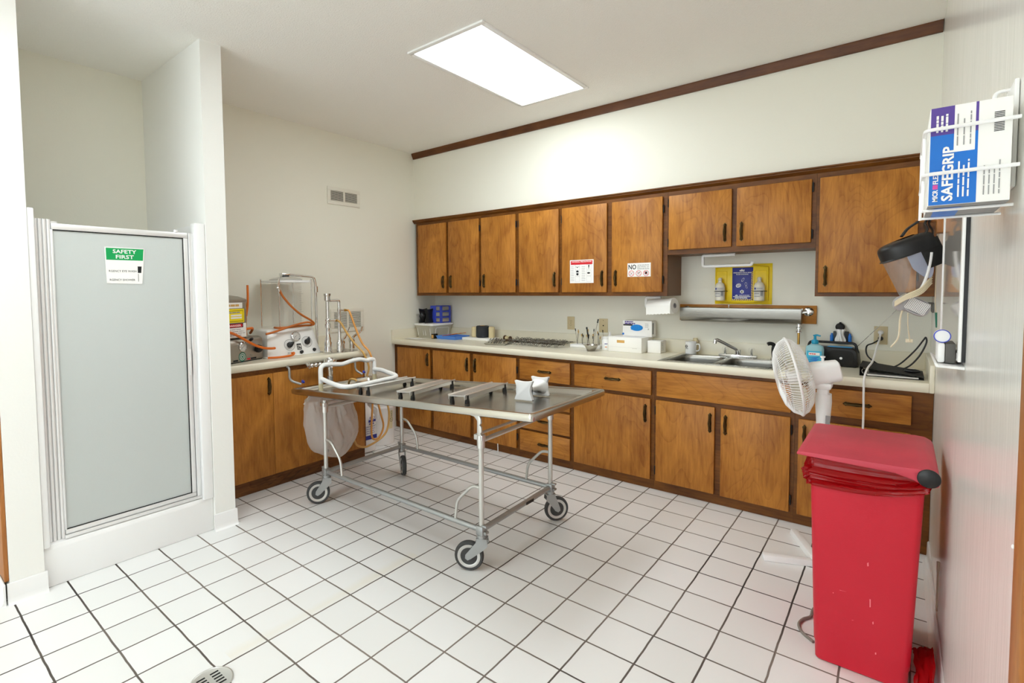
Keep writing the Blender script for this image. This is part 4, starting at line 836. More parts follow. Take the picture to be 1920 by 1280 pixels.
for x, y, r, h, m, lab in ((.695, -.125, .04, .105, 'thread', 'wide cream thread spool at the left end of the white board'), (.795, -.13, .066, .12, 'bthread', 'fat black thread spool in the middle of the white board'), (.905, -.12, .031, .112, 'thread', 'narrow cream thread spool at the right end of the white board')):
    t = thing('thread_spool', lab, 'spool', (x, y, ZT+.0245), group='thread spools on the white board'); z = ZT+.0245
    M().lathe([(r*.9, .0), (r*.9, .003), (r, .008), (r, h-.008), (r*.88, h-.002), (r*.4, h-.001), (r*.4, h*.5), (0, h*.5)], (x, y, z), n=28).build('thread', m, t)
    M().lathe([(r*.39, h*.5+.001), (r*.39, h), (r*.28, h), (r*.28, h*.5+.001)], (x, y, z), n=20).build('core', 'tan', t)
ins = thing('instrument_tray', 'flat steel tray of instruments on the back counter', 'tray', (1.14, -.28, ZT), rz=.36)
tl_, tw_ = .2, .105
b = frust(-tw_, tw_, -tl_, tl_, 0, .016, .012, .0025); b.build('tray', 'steel', ins, w=False)
# instruments: one of each kind, then copies
def local(b, name, m, t): return b.build(name, m, t, w=False)
def hemostat(L_=.15, rr=.012, jaw=.035, name='hemostat', label='', group=''):
    t = thing(name, label, 'instrument', group=group)
    for s in (-1, 1):
        b = M().ring((s*.017, rr, .003), Z, rr, .0022, 18, 6)
        b.tube(spline([V(s*.012, rr*2-.001, .003), V(s*.008, rr*2+.02, .003), V(s*.0015, L_-jaw-.012, .003), V(-s*.0012, L_-jaw+.004, .003+s*.0012), V(-s*.001, L_-jaw*.5, .003+s*.001), V(-s*.0005, L_, .003+s*.001)], 4), [.0026]*12+[.0026]*5+[.0022, .002, .0018, .0014], 6)
        local(b, 'arm', 'instr', t)
    local(M().cyl((0, L_-jaw, -.001), (0, L_-jaw, .007), .004, n=10), 'pivot', 'instr', t)
    return t
def tweezer(label, group):
    t = thing('forceps', label, 'instrument', group=group)
    for s in (-1, 1): local(M().tube(spline([V(0, 0, .003), V(s*.005, .03, .003), V(s*.008, .075, .003), V(s*.003, .115, .003), V(s*.0015, .14, .003)], 4), [.004]*6+[.0035]*5+[.002]*6, 6), 'tine', 'instr', t)
    return t
HL = 'steel hemostat lying in the long heap of instruments right of the steel tray'
HT = 'steel hemostat lying on the flat instrument tray'
protos = [hemostat(.15, .012, .035, 'hemostat', HL, 'hemostats heaped on the back counter'), hemostat(.165, .014, .055, 'surgical_scissors', 'steel surgical scissors lying in the long heap of instruments', 'scissors heaped on the back counter'), tweezer('steel forceps lying in the long heap of instruments', 'forceps heaped on the back counter')]
used = [0, 0, 0]; ri = random.Random(11)
def put(k, loc, rot, label=None, group=None):
    if not used[k]: used[k] = 1; o = protos[k]; o.location = loc; o.rotation_euler = rot; return o
    return dup(protos[k], loc, rot, label, group)
for row, (y0, n_, x0, x1) in enumerate(((-.36, 25, 1.285, 1.80), (-.20, 24, 1.25, 1.775))):
    for k in range(n_):
        x = x0+(x1-x0)*k/(n_-1); kind = [0, 0, 1, 0, 2, 0][(k+row*2) % 6]
        put(kind, (x+ri.uniform(-.003, .003), y0+ri.uniform(-.012, .012)-.0*x, ZT+.0315), Euler((ri.uniform(-.03, .03), -1.02+ri.uniform(-.12, .1), -.30+ri.uniform(-.06, .06)), 'XYZ'))
Rz = Matrix.Rotation(.36, 3, 'Z')
for k in range(7):
    p = Rz @ V(-.065+k*.02, -.15+ri.uniform(-.01, .05), 0)
    put(0, V(1.14, -.28, ZT+.031)+p, Euler((0, -1.05, .36+ri.uniform(-.05, .05))), HT, 'hemostats on the instrument tray')
t = thing('wooden_spool', 'dark brown empty wooden spool lying on its side behind the instrument tray', 'spool', (1.06, -.06, ZT))
M().lathe([(.006, 0), (.026, 0), (.026, .01), (.013, .014), (.013, .066), (.02, .07), (.02, .078), (.006, .078)], (1.02, -.055, ZT+.0265), V(1, -.1, 0), 20).build('spool', 'brown', t)
M().lathe([(.0133, .016), (.019, .018), (.019, .06), (.0133, .062)], (1.02, -.055, ZT+.0265), V(1, -.1, 0), 20).build('string', 'thread', t)
# rack of tubes
rk = thing('tube_rack', 'low white rack of slim metal tubes behind the small steel bowl', 'rack', (1.97, -.12, ZT))
M().box(1.84, 2.125, -.2, -.06, ZT, ZT+.026, .004).build('base', 'wht', rk)
M().sheet(lambda u, v: V(1.845+.275*u, -.062, ZT+.027+.075*v), 1, 1).build('back_sheet', 'clear', rk)
rt_ = random.Random(5)
for k in range(16):
    x = 1.855+.0175*k; y = -.1-.06*(k % 3)/2+rt_.uniform(-.006, .006); h = rt_.uniform(.05, .115); t = thing('arterial_tube', 'slim steel tube standing in the low white rack', 'tube', (x, y, ZT+.0265), group='steel tubes standing in the white rack')
    lean = V(rt_.uniform(-.15, .15), rt_.uniform(-.05, .05), 1); p = V(x, y, ZT+.0268)
    M().cyl(p, p+lean*h, .0018, .0013, 8).build('shaft', 'instr', t)
    M().lathe([(.002, 0), (.0042, .002), (.0042, .01), (.003, .016), (.0045, .018), (.0045, .022), (0, .023)], p+lean*h, lean, 8).build('tip', 'blkm' if k % 2 else 'brassy', t)
bw = M().lathe([(0, .0), (.03, .0), (.033, .003), (.048, .03), (.058, .046), (.066, .048), (.066, .05), (.056, .0485), (.045, .031), (.03, .006), (0, .004)], (2.115, -.335, ZT), n=36).build('bowl', 'steel', None, 'small stainless steel bowl with a pair of slim tools standing in it', 'bowl')
for p, q, lab in (((2.105, -.33, ZT+.012), (2.055, -.3, ZT+.19), 'slim black handled tool leaning left in the steel bowl'), ((2.12, -.335, ZT+.012), (2.15, -.28, ZT+.255), 'long thin steel tool with a dark tip leaning right in the steel bowl')):
    p, q = V(*p), V(*q); t = thing('slim_tool', lab, 'tool', p); e = (q-p).normalized(); lng = lab.startswith('long')
    M().cyl(p, q, .002, n=8).build('shaft', 'instr', t)
    M().lathe([(.0022, 0), (.006, .004), (.005, .02), (.007, .03), (.003, .034)] if lng else [(.0025, 0), (.006, .006), (.007, .05), (.005, .08), (.008, .09), (.006, .1), (0, .101)], q-e*(.03 if lng else .1), e, 10).build('grip', 'blkm', t)
bt = thing('bottle', 'white bottle with a small blue and orange label beside the white carton', 'bottle', (2.19, -.215, ZT))
M().lathe([(.032, 0), (.035, .003), (.035, .082), (.03, .09), (.03, .093)], (2.19, -.215, ZT), n=28).build('body', 'whtm', bt)
M().lathe([(.031, .0935), (.031, .108), (.028, .111), (0, .111)], (2.19, -.215, ZT), n=28).build('cap', 'wht', bt)
b = M()
def wrapq(a0, a1, z0, z1, m): b.sheet(lambda u, v: V(2.19+math.cos(a0+(a1-a0)*u)*.0355, -.215+math.sin(a0+(a1-a0)*u)*.0355, ZT+z0+(z1-z0)*v), 5, 1, m)
wrapq(-1.45, -1.2, .05, .058, 0); wrapq(-1.1, -.85, .05, .058, 0); wrapq(-1.4, -.9, .025, .031, 1); wrapq(-.5, .1, .055, .085, 2); wrapq(-.6, .1, .01, .05, 3); b.build('label', ['navy', 'orange', 'grey', 'cream'], bt)
M().lathe([(.02, 0), (.022, .003), (.022, .1), (.01, .115), (.008, .14), (0, .142)], (2.165, -.09, ZT), n=20).build('nozzle_bottle', 'wht', None, 'small white nozzle bottle half hidden behind the white carton', 'bottle')
cb = thing('carton', 'plain white carton with a tan label, under the glove box', 'box', (2.375, -.15, ZT))
M().box(2.236, 2.515, -.27, -.035, ZT, ZT+.119, .002).build('box', 'paper', cb)
b = M(); quad(b, V(2.31, -.27, ZT+.073), X, Z, .065, .022, 0); quad(b, V(2.245, -.27, ZT+.038), X, Z, .26, .001, 1); bars(b, V(2.44, -.27, ZT+.032), X, Z, 1, .05, .01, .003, 1, 3); b.build('label', ['tan', 'ltgrey'], cb)
gb = thing('glove_box', 'white box of blue gloves standing on the white carton', 'box', (2.42, -.09, ZT+.1195)); z = ZT+.1198
b = M().box(2.3, 2.545, -.135, -.045, z, z+.128, .002); b.build('box', 'paper', gb)
b = M(); quad(b, V(2.305, -.135, z+.085), X, Z, .08, .012, 0); disc(b, V(2.305, -.135, z+.016), X, Z, .009, 1); bars(b, V(2.318, -.135, z+.112), X, Z, 2, .09, .014, .01, 2, 4); bars(b, V(2.49, -.135, z+.10), X, Z, 3, .03, .012, .004, 3, 5)
for s in (0, 1, 2): quad(b, V(2.52-.004*s, -.135, z+.055-.0*s), X, Z, .002, .012, 3)
quad(b, V(2.545, -.125, z+.02), Y, Z, .03, .09, 3); b.build('print', ['blkm', 'ltblue', 'purple', 'grey'], gb)
b = M(); b.prism([(math.cos(2*PI*k/28)*.052, math.sin(2*PI*k/28)*.026) for k in range(28)], V(2.42, -.1354, z+.07), X, Z, (0, -.0006, 0)); b.build('opening', 'glove', gb)
b = M()
for k in range(9):
    a = -.04+.01*k; hh = .022*math.sqrt(max(0, 1-(a/.05)**2))
    if hh > .004: b.tube(spline([V(2.42+a-.004, -.1385, z+.07-hh), V(2.42+a+.006, -.141, z+.07), V(2.42+a, -.1385, z+.07+hh)], 4), .0055, 8)
b.build('glove_folds', 'glove', gb, plabel='bright blue gloves in the opening')
sb = thing('carton', 'small white cube carton right of the glove boxes by the sink', 'box', (2.585, -.12, ZT))
M().box(2.532, 2.637, -.19, -.075, ZT, ZT+.095, .002).build('box', 'paper', sb)
b = M(); bars(b, V(2.637, -.17, ZT+.07), Y, Z, 5, .05, .012, .003, 0, 8); b.build('print', 'grey', sb)
mg = thing('mug', 'white mug with a small round dark emblem on the sink rim', 'mug', (2.84, -.105, ZC+.005)); mc = V(2.84, -.105, ZC+.0048)
M().lathe([(0, .0), (.036, 0), (.04, .003), (.0405, .095), (.039, .096), (.037, .094), (.036, .006), (0, .005)], mc, n=32).build('body', 'whtm', mg)
M().tube(spline([mc+V(.039, -.004, .075), mc+V(.06, -.006, .078), mc+V(.068, -.007, .055), mc+V(.06, -.006, .03), mc+V(.039, -.004, .024)], 5), .0048, 8).build('handle', 'whtm', mg)
ea = V(-.35, -.94, 0).normalized(); et = V(.94, -.35, 0); b = M(); disc(b, mc+ea*.0412+Z*.06-et*.008, et, Z, .011, 0, .001, r0=.0065); quad(b, mc+ea*.0412+Z*.055-et*.008, et, Z, .008, .003, 0, .001); bars(b, mc+ea*.0412+Z*.04-et*.015, et, Z, 1, .03, .01, .003, 0, 3); b.build('emblem', 'black', mg)
M().lathe([(.02, 0), (.022, .003), (.022, .1), (.016, .104), (.016, .122), (0, .123)], (2.855, -.0445, ZT), n=20).build('cream_jar', 'cream', None, 'cream capped jar hidden behind the white mug', 'jar')
so = thing('soap_bottle', 'clear bottle of blue hand soap with a teal pump beside the fan', 'soap', (3.66, -.27, ZT)); sc_ = V(3.66, -.27, ZT)
def soapf(u, v):
    pr = [(0, 0), (.95, 0), (1, .004), (.97, .06), (.98, .11), (.9, .13), (.5, .142), (.3, .146), (.3, .155)]; i = min(7, int(v*8)); t = v*8-i; k = pr[i][0]*(1-t)+pr[i+1][0]*t; h = pr[i][1]*(1-t)+pr[i+1][1]*t
    a = 2*PI*u; ca, sa = math.cos(a), math.sin(a); d_ = .028 if k > .35 else .028*k/.35*1.4
    return sc_+V(math.copysign(abs(ca)**.7, ca)*.051*k, math.copysign(abs(sa)**.7, sa)*min(.028, .04*k), h)
M().sheet(soapf, 40, 32, wrap=True).build('bottle', 'gel', so)
b = M().lathe([(.019, .147), (.02, .15), (.02, .165), (.015, .172), (.008, .174), (.007, .195), (.011, .197), (.012, .203), (0, .205)], sc_, n=20).tube([sc_+V(0, 0, .2), sc_+V(.012, -.008, .203), sc_+V(.03, -.016, .199)], [.007, .006, .005], 8); b.build('pump', 'cap', so)
b = M(); lo_ = sc_+V(-.04, -.0285, .012); quad(b, lo_, X, Z, .08, .09, 0); quad(b, lo_+V(.01, -.0004, .062), X, Z, .06, .018, 1); bars(b, lo_+V(.014, -.001, .068), X, Z, 1, .045, .01, .006, 2, 3)
for k in range(3): b.add([lo_+V(.004, -.0012, .02+.012*k), lo_+V(.05, -.0012, .012+.014*k), lo_+V(.07, -.0012, .026+.014*k), lo_+V(.03, -.0012, .024+.012*k)], [(0, 1, 2, 3)], 3)
disc(b, lo_+V(.062, -.001, .012), X, Z, .012, 4); disc(b, lo_+V(.062, -.0014, .012), X, Z, .007, 5); b.build('label', ['cyan', 'paper', 'redp', 'ltblue', 'yprint', 'black'], so)
# radio
ra = thing('radio', 'black portable radio with a carry handle and raised aerial', 'radio', (3.74, -.14, ZT), rz=-.12)
def rad(b, name, m, **k): return b.build(name, m, ra, w=False, **k)
rad(M().prism([(-.145, .001), (.145, .001), (.148, .03), (.14, .10), (.12, .122), (-.12, .122), (-.14, .10), (-.148, .03)], (0, .055, 0), X, Z, (0, -.10, 0), b=.01), 'case', 'blk')
rad(M().prism([(.055+math.copysign(abs(math.cos(2*PI*k/32))**.6, math.cos(2*PI*k/32))*.072, .057+math.copysign(abs(math.sin(2*PI*k/32))**.6, math.sin(2*PI*k/32))*.05) for k in range(32)], (0, -.0455, 0), X, Z, (0, -.006, 0), b=.002), 'speaker_grille', 'blkm')
b = M(); disc(b, V(.06, -.052, .055), X, Z, .008, 0); rad(b, 'emblem', 'alu')
b = M().box(-.125, -.035, -.0475, -.0452, .03, .09, .001); rad(b, 'tuning_panel', 'dark')
rad(M().box(-.02, .11, -.03, .03, .1185, .125, .002), 'top_panel', 'sky')
rad(M().tube(fillet([V(-.138, .0, .09), V(-.125, 0, .15), V(.125, 0, .15), V(.138, 0, .09)], .02), .008, 10), 'carry_handle', 'blk')
rad(M().cyl((.12, .035, .118), (.36, .05, .42), .0022, .0014, 8), 'aerial', 'chrome')
wd_ = thing('wall_dispenser', 'black wall holder with a white cloth and two blue vials above the radio', 'dispenser', (3.775, -.03, 1.08))
M().box(3.735, 3.82, -.03, -.001, 1.065, 1.135, .003).box(3.76, 3.79, -.02, -.001, 1.135, 1.16, .002).build('bracket', 'blk', wd_)
b = M().lathe([(.02, 0), (.026, .006), (.026, .02), (.018, .028), (0, .03)], (3.772, -.012, 1.165), -Y, 24).box(3.766, 3.778, -.03, -.01, 1.185, 1.196, .002); b.build('knob', 'blkm', wd_)
def cloth(u, v):
    z = 1.055+.095*v; w_ = .025+.006*math.sin(v*7); return V(3.775+(2*u-1)*w_, -.034-.018*math.sin(PI*u)-.004*math.sin(u*19+v*5), z)
b = M().sheet(cloth, 18, 14); k_ = len(b.v); b.v += [p+Y*.002 for p in b.v]; b.f += [tuple(i+k_ for i in f)[::-1] for f in b.f]; b.m = [0]*len(b.f); b.build('cloth', 'paper', wd_)
for x in (3.728, 3.826): M().lathe([(.009, 0), (.01, .003), (.01, .045), (.006, .05), (.006, .06), (0, .061)], (x, -.025, 1.062), n=14).build('vial', 'ltblue', wd_)
bi = thing('ring_binder', 'black ring binder lying tilted at the right end of the back counter', 'binder', (4.04, -.37, ZT))
b = M().hexa([(3.908, -.515, ZT), (4.188, -.515, ZT), (4.188, -.23, ZT), (3.908, -.23, ZT), (3.908, -.515, ZT+.003), (4.188, -.515, ZT+.003), (4.188, -.23, ZT+.003), (3.908, -.23, ZT+.003)])
b.hexa([(3.908, -.515, ZT+.05), (4.188, -.515, ZT+.012), (4.188, -.23, ZT+.012), (3.908, -.23, ZT+.05), (3.908, -.515, ZT+.053), (4.188, -.515, ZT+.015), (4.188, -.23, ZT+.015), (3.908, -.23, ZT+.053)])
b.box(3.905, 3.908, -.515, -.23, ZT, ZT+.053); b.build('cover', 'blkm', bi)
M().box(3.94, 4.165, -.51, -.235, ZT+.0035, ZT+.0105).build('pages', 'paper', bi)
b = M()
for y in (-.49, -.372, -.255): b.ring((3.93, y, ZT+.024), Y, .016, .002, 20, 6)
b.build('rings', 'chrome', bi)
rm = thing('remote_fob', 'dark oval gadget with a round white emblem lying on the black binder', 'gadget', (4.14, -.4, ZT+.02)); 
b = M().ball((4.14, -.4, ZT+.032), (.038, .02, .012)); b.build('body', 'blk', rm)
b = M(); disc(b, V(4.138, -.403, ZT+.0443), X, Y, .01, 0); quad(b, V(4.133, -.406, ZT+.0447), X, Y, .002, .007, 1); quad(b, V(4.139, -.406, ZT+.0447), X, Y, .002, .007, 1); b.build('emblem', ['paper', 'black'], rm)
# ---------------------------------------------------------------- things on the back wall
def plate(x0, x1, z0, z1, lab, kind):
    t = thing('outlet' if kind else 'phone_jack', lab, 'wall plate', ((x0+x1)/2, -.004, z0)); xc, zc = (x0+x1)/2, (z0+z1)/2
    M().box(x0, x1, -.006, -.0006, z0, z1, .002).build('plate', 'almond', t)
    if kind:
        for s in (-1, 1):
            q = M().prism([(math.cos(2*PI*k/20)*.017, max(-.0125, min(.0125, math.sin(2*PI*k/20)*.017))) for k in range(20)], V(xc, -.006, zc+s*.0195), X, Z, (0, -.002, 0)).build('socket', 'almond', t)
            b = M()
            for dx in (-.006, .006): b.box(xc+dx-.001, xc+dx+.001, -.0084, -.0081, zc+s*.0195-.001, zc+s*.0195+.006)
            disc(b, V(xc, -.0081, zc+s*.0195-.007), X, Z, .002, 0); b.build('slots', 'dark', q)
        M().lathe([(.003, 0), (.003, .001), (0, .0015)], (xc, -.006, zc), -Y, 10).build('screw', 'brass', t)
    else:
        b = M(); disc(b, V(xc, -.006, zc), X, Z, .006, 0); b.build('jack', 'dark', t)
        for s in (-1, 1): M().lathe([(.003, 0), (.003, .001), (0, .0015)], (xc, -.006, zc+s*.045), -Y, 10).build('screw', 'brass', t)
    return t
plate(1.703, 1.778, 1.058, 1.177, 'almond double outlet on the back wall above the tube rack', 1)
plate(2.022, 2.104, 1.046, 1.167, 'almond phone jack plate on the back wall above the white bottle', 0)
plate(3.95, 4.02, 1.06, 1.176, 'almond outlet with two plugs in it at the right end of the back wall', 1)
ew = thing('eyewash_board', 'yellow emergency eyewash board holding two saline bottles above the sink', 'eyewash board', (3.174, -.01, 1.308))
M().box(2.982, 3.366, -.006, -.0006, 1.308, 1.603, .002).build('back_plate', 'yellow', ew)
b = M(); n_ = 14; top = [(2.99+.355*k/n_, 1.578+.016*math.sin(PI*k/n_)) for k in range(n_+1)]; bot = [(3.345-.355*k/n_, 1.334-.018*math.sin(PI*k/n_)) for k in range(n_+1)]
b.prism(bot+top[::-1][::-1] if False else top+bot, (0, -.0062, 0), X, Z, (0, -.022, 0), b=.004); b.build('moulded_front', 'yellow', ew)
for x0, x1 in ((2.998, 3.068), (3.258, 3.332)):
    q = M()
    for a in ((x0-.004, x0, 1.34, 1.55), (x1, x1+.004, 1.34, 1.55), (x0-.004, x1+.004, 1.55, 1.554)): q.box(a[0], a[1], -.034, -.0282, a[2], a[3], .0015)
    q.build('niche_edge', 'yellow', ew)
b = M().box(3.108, 3.247, -.031, -.0285, 1.336, 1.578, .0012); b.build('sign_plate', 'navy', ew)
sp_ = V(3.108, -.0312, 1.336); b = M()
for k in range(16): b.add([sp_+V(.128, -.0005, .012+k*.0125), sp_+V(.139, -.0005, .018+k*.0125), sp_+V(.139, -.0005, .024+k*.0125), sp_+V(.128, -.0005, .018+k*.0125)], [(0, 1, 2, 3)], 0)
for k in range(11): b.add([sp_+V(.002+k*.0122, -.0005, .011), sp_+V(.008+k*.0122, -.0005, .011), sp_+V(.013+k*.0122, -.0005, 0.), sp_+V(.007+k*.0122, -.0005, 0.)], [(0, 1, 2, 3)], 0)
quad(b, sp_+V(.008, -.0003, .026), X, Z, .115, .004, 1)
for a in range(3):
    e = V(math.cos(PI*a/3+PI/2), 0, math.sin(PI*a/3+PI/2)); s_ = V(-e.z, 0, e.x); c_ = sp_+V(.067, -.0006, .064); b.add([c_-e*.014-s_*.0035, c_+e*.014-s_*.0035, c_+e*.014+s_*.0035, c_-e*.014+s_*.0035], [(0, 1, 2, 3)], 1)
def ell(cx, cz, rx, rz, a=0., r0=.75):
    n = 22; P_ = []
    for f in (1, r0): P_ += [sp_+V(cx+math.cos(a)*math.cos(2*PI*k/n)*rx*f-math.sin(a)*math.sin(2*PI*k/n)*rz*f, -.0005, cz+math.sin(a)*math.cos(2*PI*k/n)*rx*f+math.cos(a)*math.sin(2*PI*k/n)*rz*f) for k in range(n)]
    b.add(P_, [(k, (k+1) % n, n+(k+1) % n, n+k) for k in range(n)], 1)
ell(.043, .11, .018, .014, .4, .7); ell(.043, .111, .008, .007, 0, .5); ell(.072, .152, .007, .015, -.5, .8); ell(.093, .12, .007, .013, .1, .85); ell(.097, .098, .006, .009, .5, .85)
b.build('sign_print', ['yellow', 'paper'], ew)
text('dc', sp_+V(.064, -.0004, .214), X, Z+X*.25, .016, 'paper', ew, .034, 'CENTER', bold=.05)
text('EMERGENCY EYE & SKIN', sp_+V(.067, -.0004, .2), X, Z, .0075, 'paper', ew, .118, 'CENTER', bold=.03)
text('FLUSH STATION', sp_+V(.067, -.0004, .188), X, Z, .0075, 'paper', ew, .08, 'CENTER', bold=.03)
text('dc', sp_+V(.03, -.0004, .034), X, Z+X*.25, .009, 'paper', ew, .02, 'CENTER', bold=.05)
b = M(); bars(b, sp_+V(.048, -.0002, .036), X, Z, 1, .07, .01, .004, 0, 2); bars(b, sp_+V(.02, -.0002, .02), X, Z, 2, .09, .006, .003, 0, 5); b.build('fine_print', 'paper', ew)
for x, lab in ((3.033, 'saline bottle strapped in the left half of the yellow eyewash board'), (3.295, 'saline bottle strapped in the right half of the yellow eyewash board')):
    t = thing('eyewash_bottle', lab, 'bottle', (x, -.055, 1.335), group='saline bottles on the eyewash board')
    M().lathe([(0, 0), (.03, 0), (.034, .004), (.0345, .105), (.028, .125), (.014, .135), (.012, .15), (.015, .152), (.013, .165), (.008, .17), (0, .171)], (x, -.0655, 1.335), n=28).build('body', 'milk', t)
    b = M(); R_ = .0349
    def lab_(a0, a1, z0, z1, m): b.sheet(lambda u, v: V(x+math.sin(a0+(a1-a0)*u)*R_, -.0655-math.cos(a0+(a1-a0)*u)*R_, 1.335+z0+(z1-z0)*v), 6, 1, m)
    lab_(-1.0, 1.0, .028, .1, 0); R_ = .0352
    lab_(-.85, -.45, .082, .094, 1); lab_(-.3, .8, .086, .09, 2); lab_(-.8, .2, .05, .056, 2); lab_(.4, .9, .036, .07, 2); lab_(-.8, .3, .03, .034, 2); b.build('label', ['ltgrey', 'navy', 'grey'], t)
    M().tube(spline([V(x-.042, -.031, 1.405), V(x-.038, -.066, 1.405), V(x-.022, -.097, 1.405), V(x, -.104, 1.405), V(x+.022, -.097, 1.405), V(x+.038, -.066, 1.405), V(x+.042, -.031, 1.405)], 4), .0025, 6).build('strap', 'blk', t)
tq = thing('light_trough', 'brushed steel trough on chrome flanges, mounted on a stained board over the sink', 'trough', (3.18, -.06, 1.178))
M().box(2.726, 3.638, -.02, -.0006, 1.178, 1.303, .002).build('mount_board', 'doorx', tq, plabel='stained wooden mounting board')
b = M().prism([(-.045, 1.283), (-.124, 1.283), (-.13, 1.28), (-.13, 1.215), (-.12, 1.19), (-.1, 1.178), (-.065, 1.178), (-.045, 1.19)], (2.762, 0, 0), Y, Z, (.8, 0, 0)); b.build('trough', 'steel2', tq)
for x in (2.785, 3.592): M().lathe([(.03, 0), (.03, .006), (.022, .012), (.014, .014)], (x, -.0205, 1.262), -Y, 24).cyl((x, -.03, 1.262), (x, -.075, 1.262), .011, n=14).cyl((x, -.075, 1.262), (x-.045*(1 if x > 3 else -1), -.075, 1.255), .01, n=12).build('flange', 'chrome', tq)
M().lathe([(.012, 0), (.012, -.02), (.018, -.024), (.018, -.032), (.01, -.036), (.01, -.045), (.016, -.05), (.016, -.058), (.008, -.06)], (3.545, -.085, 1.178), n=18).build('drain_fitting', 'chrome', tq)
M().cyl((3.545, -.085, 1.04), (3.545, -.085, 1.118), .008, n=12).build('drain_pipe', 'brassy', tq)
M().cyl((3.1, -.085, 1.2835), (3.1, -.085, 1.3), .003, n=8).ball((3.1, -.085, 1.301), .005, n=8).build('pin', 'wht', tq)
p_ = thing('towel_holder', 'white paper towel holder under the wall cabinet left of the eyewash board', 'towel holder', (2.65, -.2, 1.29))  # paper towel holder, an arm hung under the wall cabinet
b = M().tube(fillet([V(2.64, -.2, 1.36), V(2.523, -.2, 1.36), V(2.523, -.2, 1.285), V(2.552, -.205, 1.284)], .012), .011, 10); b.build('arm', 'wht', p_)
t = thing('paper_towel_roll', 'white paper towel roll hanging on the holder under the wall cabinet', 'paper roll', (2.66, -.2, 1.226), rot=(0, 0, -.0))
ax_ = V(.97, -.22, .07).normalized(); c0 = V(2.556, -.2, 1.284)
M().lathe([(.02, 0), (.058, .0), (.059, .004), (.059, .206), (.058, .21), (.02, .21), (.02, .0)], c0, ax_, 40).build('roll', 'paper', t)
M().lathe([(.012, .002), (.0195, .002), (.0195, .213), (.012, .213), (.012, .002)], c0, ax_, 24).build('core', 'grey', t)
dn_ = (V(0, 0, -1)+ax_*ax_.z).normalized(); fr_ = ax_.cross(dn_); fr_ = fr_ if fr_.y < 0 else -fr_
def tear(u, v): return c0+ax_*(.002+.206*u)+fr_*(.0598+.003*v)+dn_*(.062*v-(.006*abs(math.sin(u*22)) if v > .9 else 0))
b = M().sheet(tear, 66, 4); q_ = len(b.v); b.v += [p+fr_*.0006 for p in b.v]; b.f += [tuple(k+q_ for k in f)[::-1] for f in b.f]; b.m = [0]*len(b.f); b.build('torn_edge', 'paper', t)
p_ = thing('towel_holder', 'empty white towel holder hanging under the short cabinet, in front of the eyewash board', 'towel holder', (3.1, -.2, 1.59))  # second towel holder, an empty arm
M().tube(fillet([V(3.165, -.2, 1.666), V(2.945, -.2, 1.666), V(2.947, -.2, 1.588), V(3.268, -.2, 1.588), V(3.276, -.2, 1.612)], .015), .0115, 10).build('arm', 'wht', p_)
nt_ = thing('notice', 'white notice with a red heading and small black pictures on an upper door', 'notice', (2.025, -.336, 1.48)); o = V(1.917, -.3345, 1.479)
M().box(o.x, o.x+.218, -.3355, -.3342, 1.479, 1.671).build('sheet', 'paper', nt_); o = V(1.917, -.3355, 1.479)
b = M(); quad(b, o+V(.008, 0, .153), X, Z, .2, .032, 0); 
for cx, cz in ((.05, .11), (.05, .06), (.05, .012), (.155, .11), (.155, .06), (.155, .012)):
    for q in ((0, 0, .042, .001), (0, .042, .042, .001), (0, 0, .001, .042), (.041, 0, .001, .042)): quad(b, o+V(cx+q[0], 0, cz+q[1]), X, Z, q[2], q[3], 1)
disc(b, o+V(.071, 0, .094), X, Z, .012, 2); quad(b, o+V(.058, 0, .083), X, Z, .026, .006, 3, .0009); disc(b, o+V(.071, 0, .075), X, Z, .011, 2); disc(b, o+V(.07, 0, .131), X, Z, .005, 2); disc(b, o+V(.058, 0, .135), X, Z, .003, 2); disc(b, o+V(.083, 0, .135), X, Z, .003, 2); b.prism([(.172, .125), (.178, .125), (.181, .148), (.17, .148)], o+V(0, -.0004, 0), X, Z, (0, -.0003, 0), 2); disc(b, o+V(.175, 0, .119), X, Z, .003, 2)
b.prism([(.16+.014*(1+math.cos(2*PI*k/16)), .082+.007*math.sin(2*PI*k/16)) for k in range(16)], o+V(0, -.0004, 0), X, Z, (0, -.0003, 0), 2); bars(b, o+V(.008, 0, .135), X, Z, 9, .034, .0145, .003, 1, 3); bars(b, o+V(.11, 0, .135), X, Z, 9, .038, .0145, .003, 1, 7)
b.build('print', ['redp', 'grey', 'black', 'paper'], nt_)
text('UNIVERSAL PRECAUTIONS', o+V(.108, -.0006, .172), X, Z, .009, 'paper', nt_, .18, 'CENTER', bold=.02)
ns = thing('notice', 'small white notice reading NO SMOKING EATING or DRINKING on an upper door', 'notice', (2.517, -.336, 1.52))
M().box(2.425, 2.609, -.3355, -.3342, 1.521, 1.626).build('sheet', 'paper', ns); o = V(2.425, -.3355, 1.521)
text('NO', o+V(.006, -.0002, .058), X, Z, .036, 'black', ns, .062, bold=.02)
for s, z in (('SMOKING', .084), ('EATING or', .07), ('DRINKING', .056)): text(s, o+V(.08, -.0002, z), X, Z, .009, 'black', ns, .09)
b = M()
for k, cx in enumerate((.032, .09, .148)):
    c_ = o+V(cx, 0, .026); disc(b, c_, X, Z, .0225, 0, r0=.019)
    e = V(.7071, 0, -.7071); s_ = V(.7071, 0, .7071); b.add([c_-Y*.0012-e*.019-s_*.0012, c_-Y*.0012+e*.019-s_*.0012, c_-Y*.0012+e*.019+s_*.0012, c_-Y*.0012-e*.019+s_*.0012], [(0, 1, 2, 3)], 0)
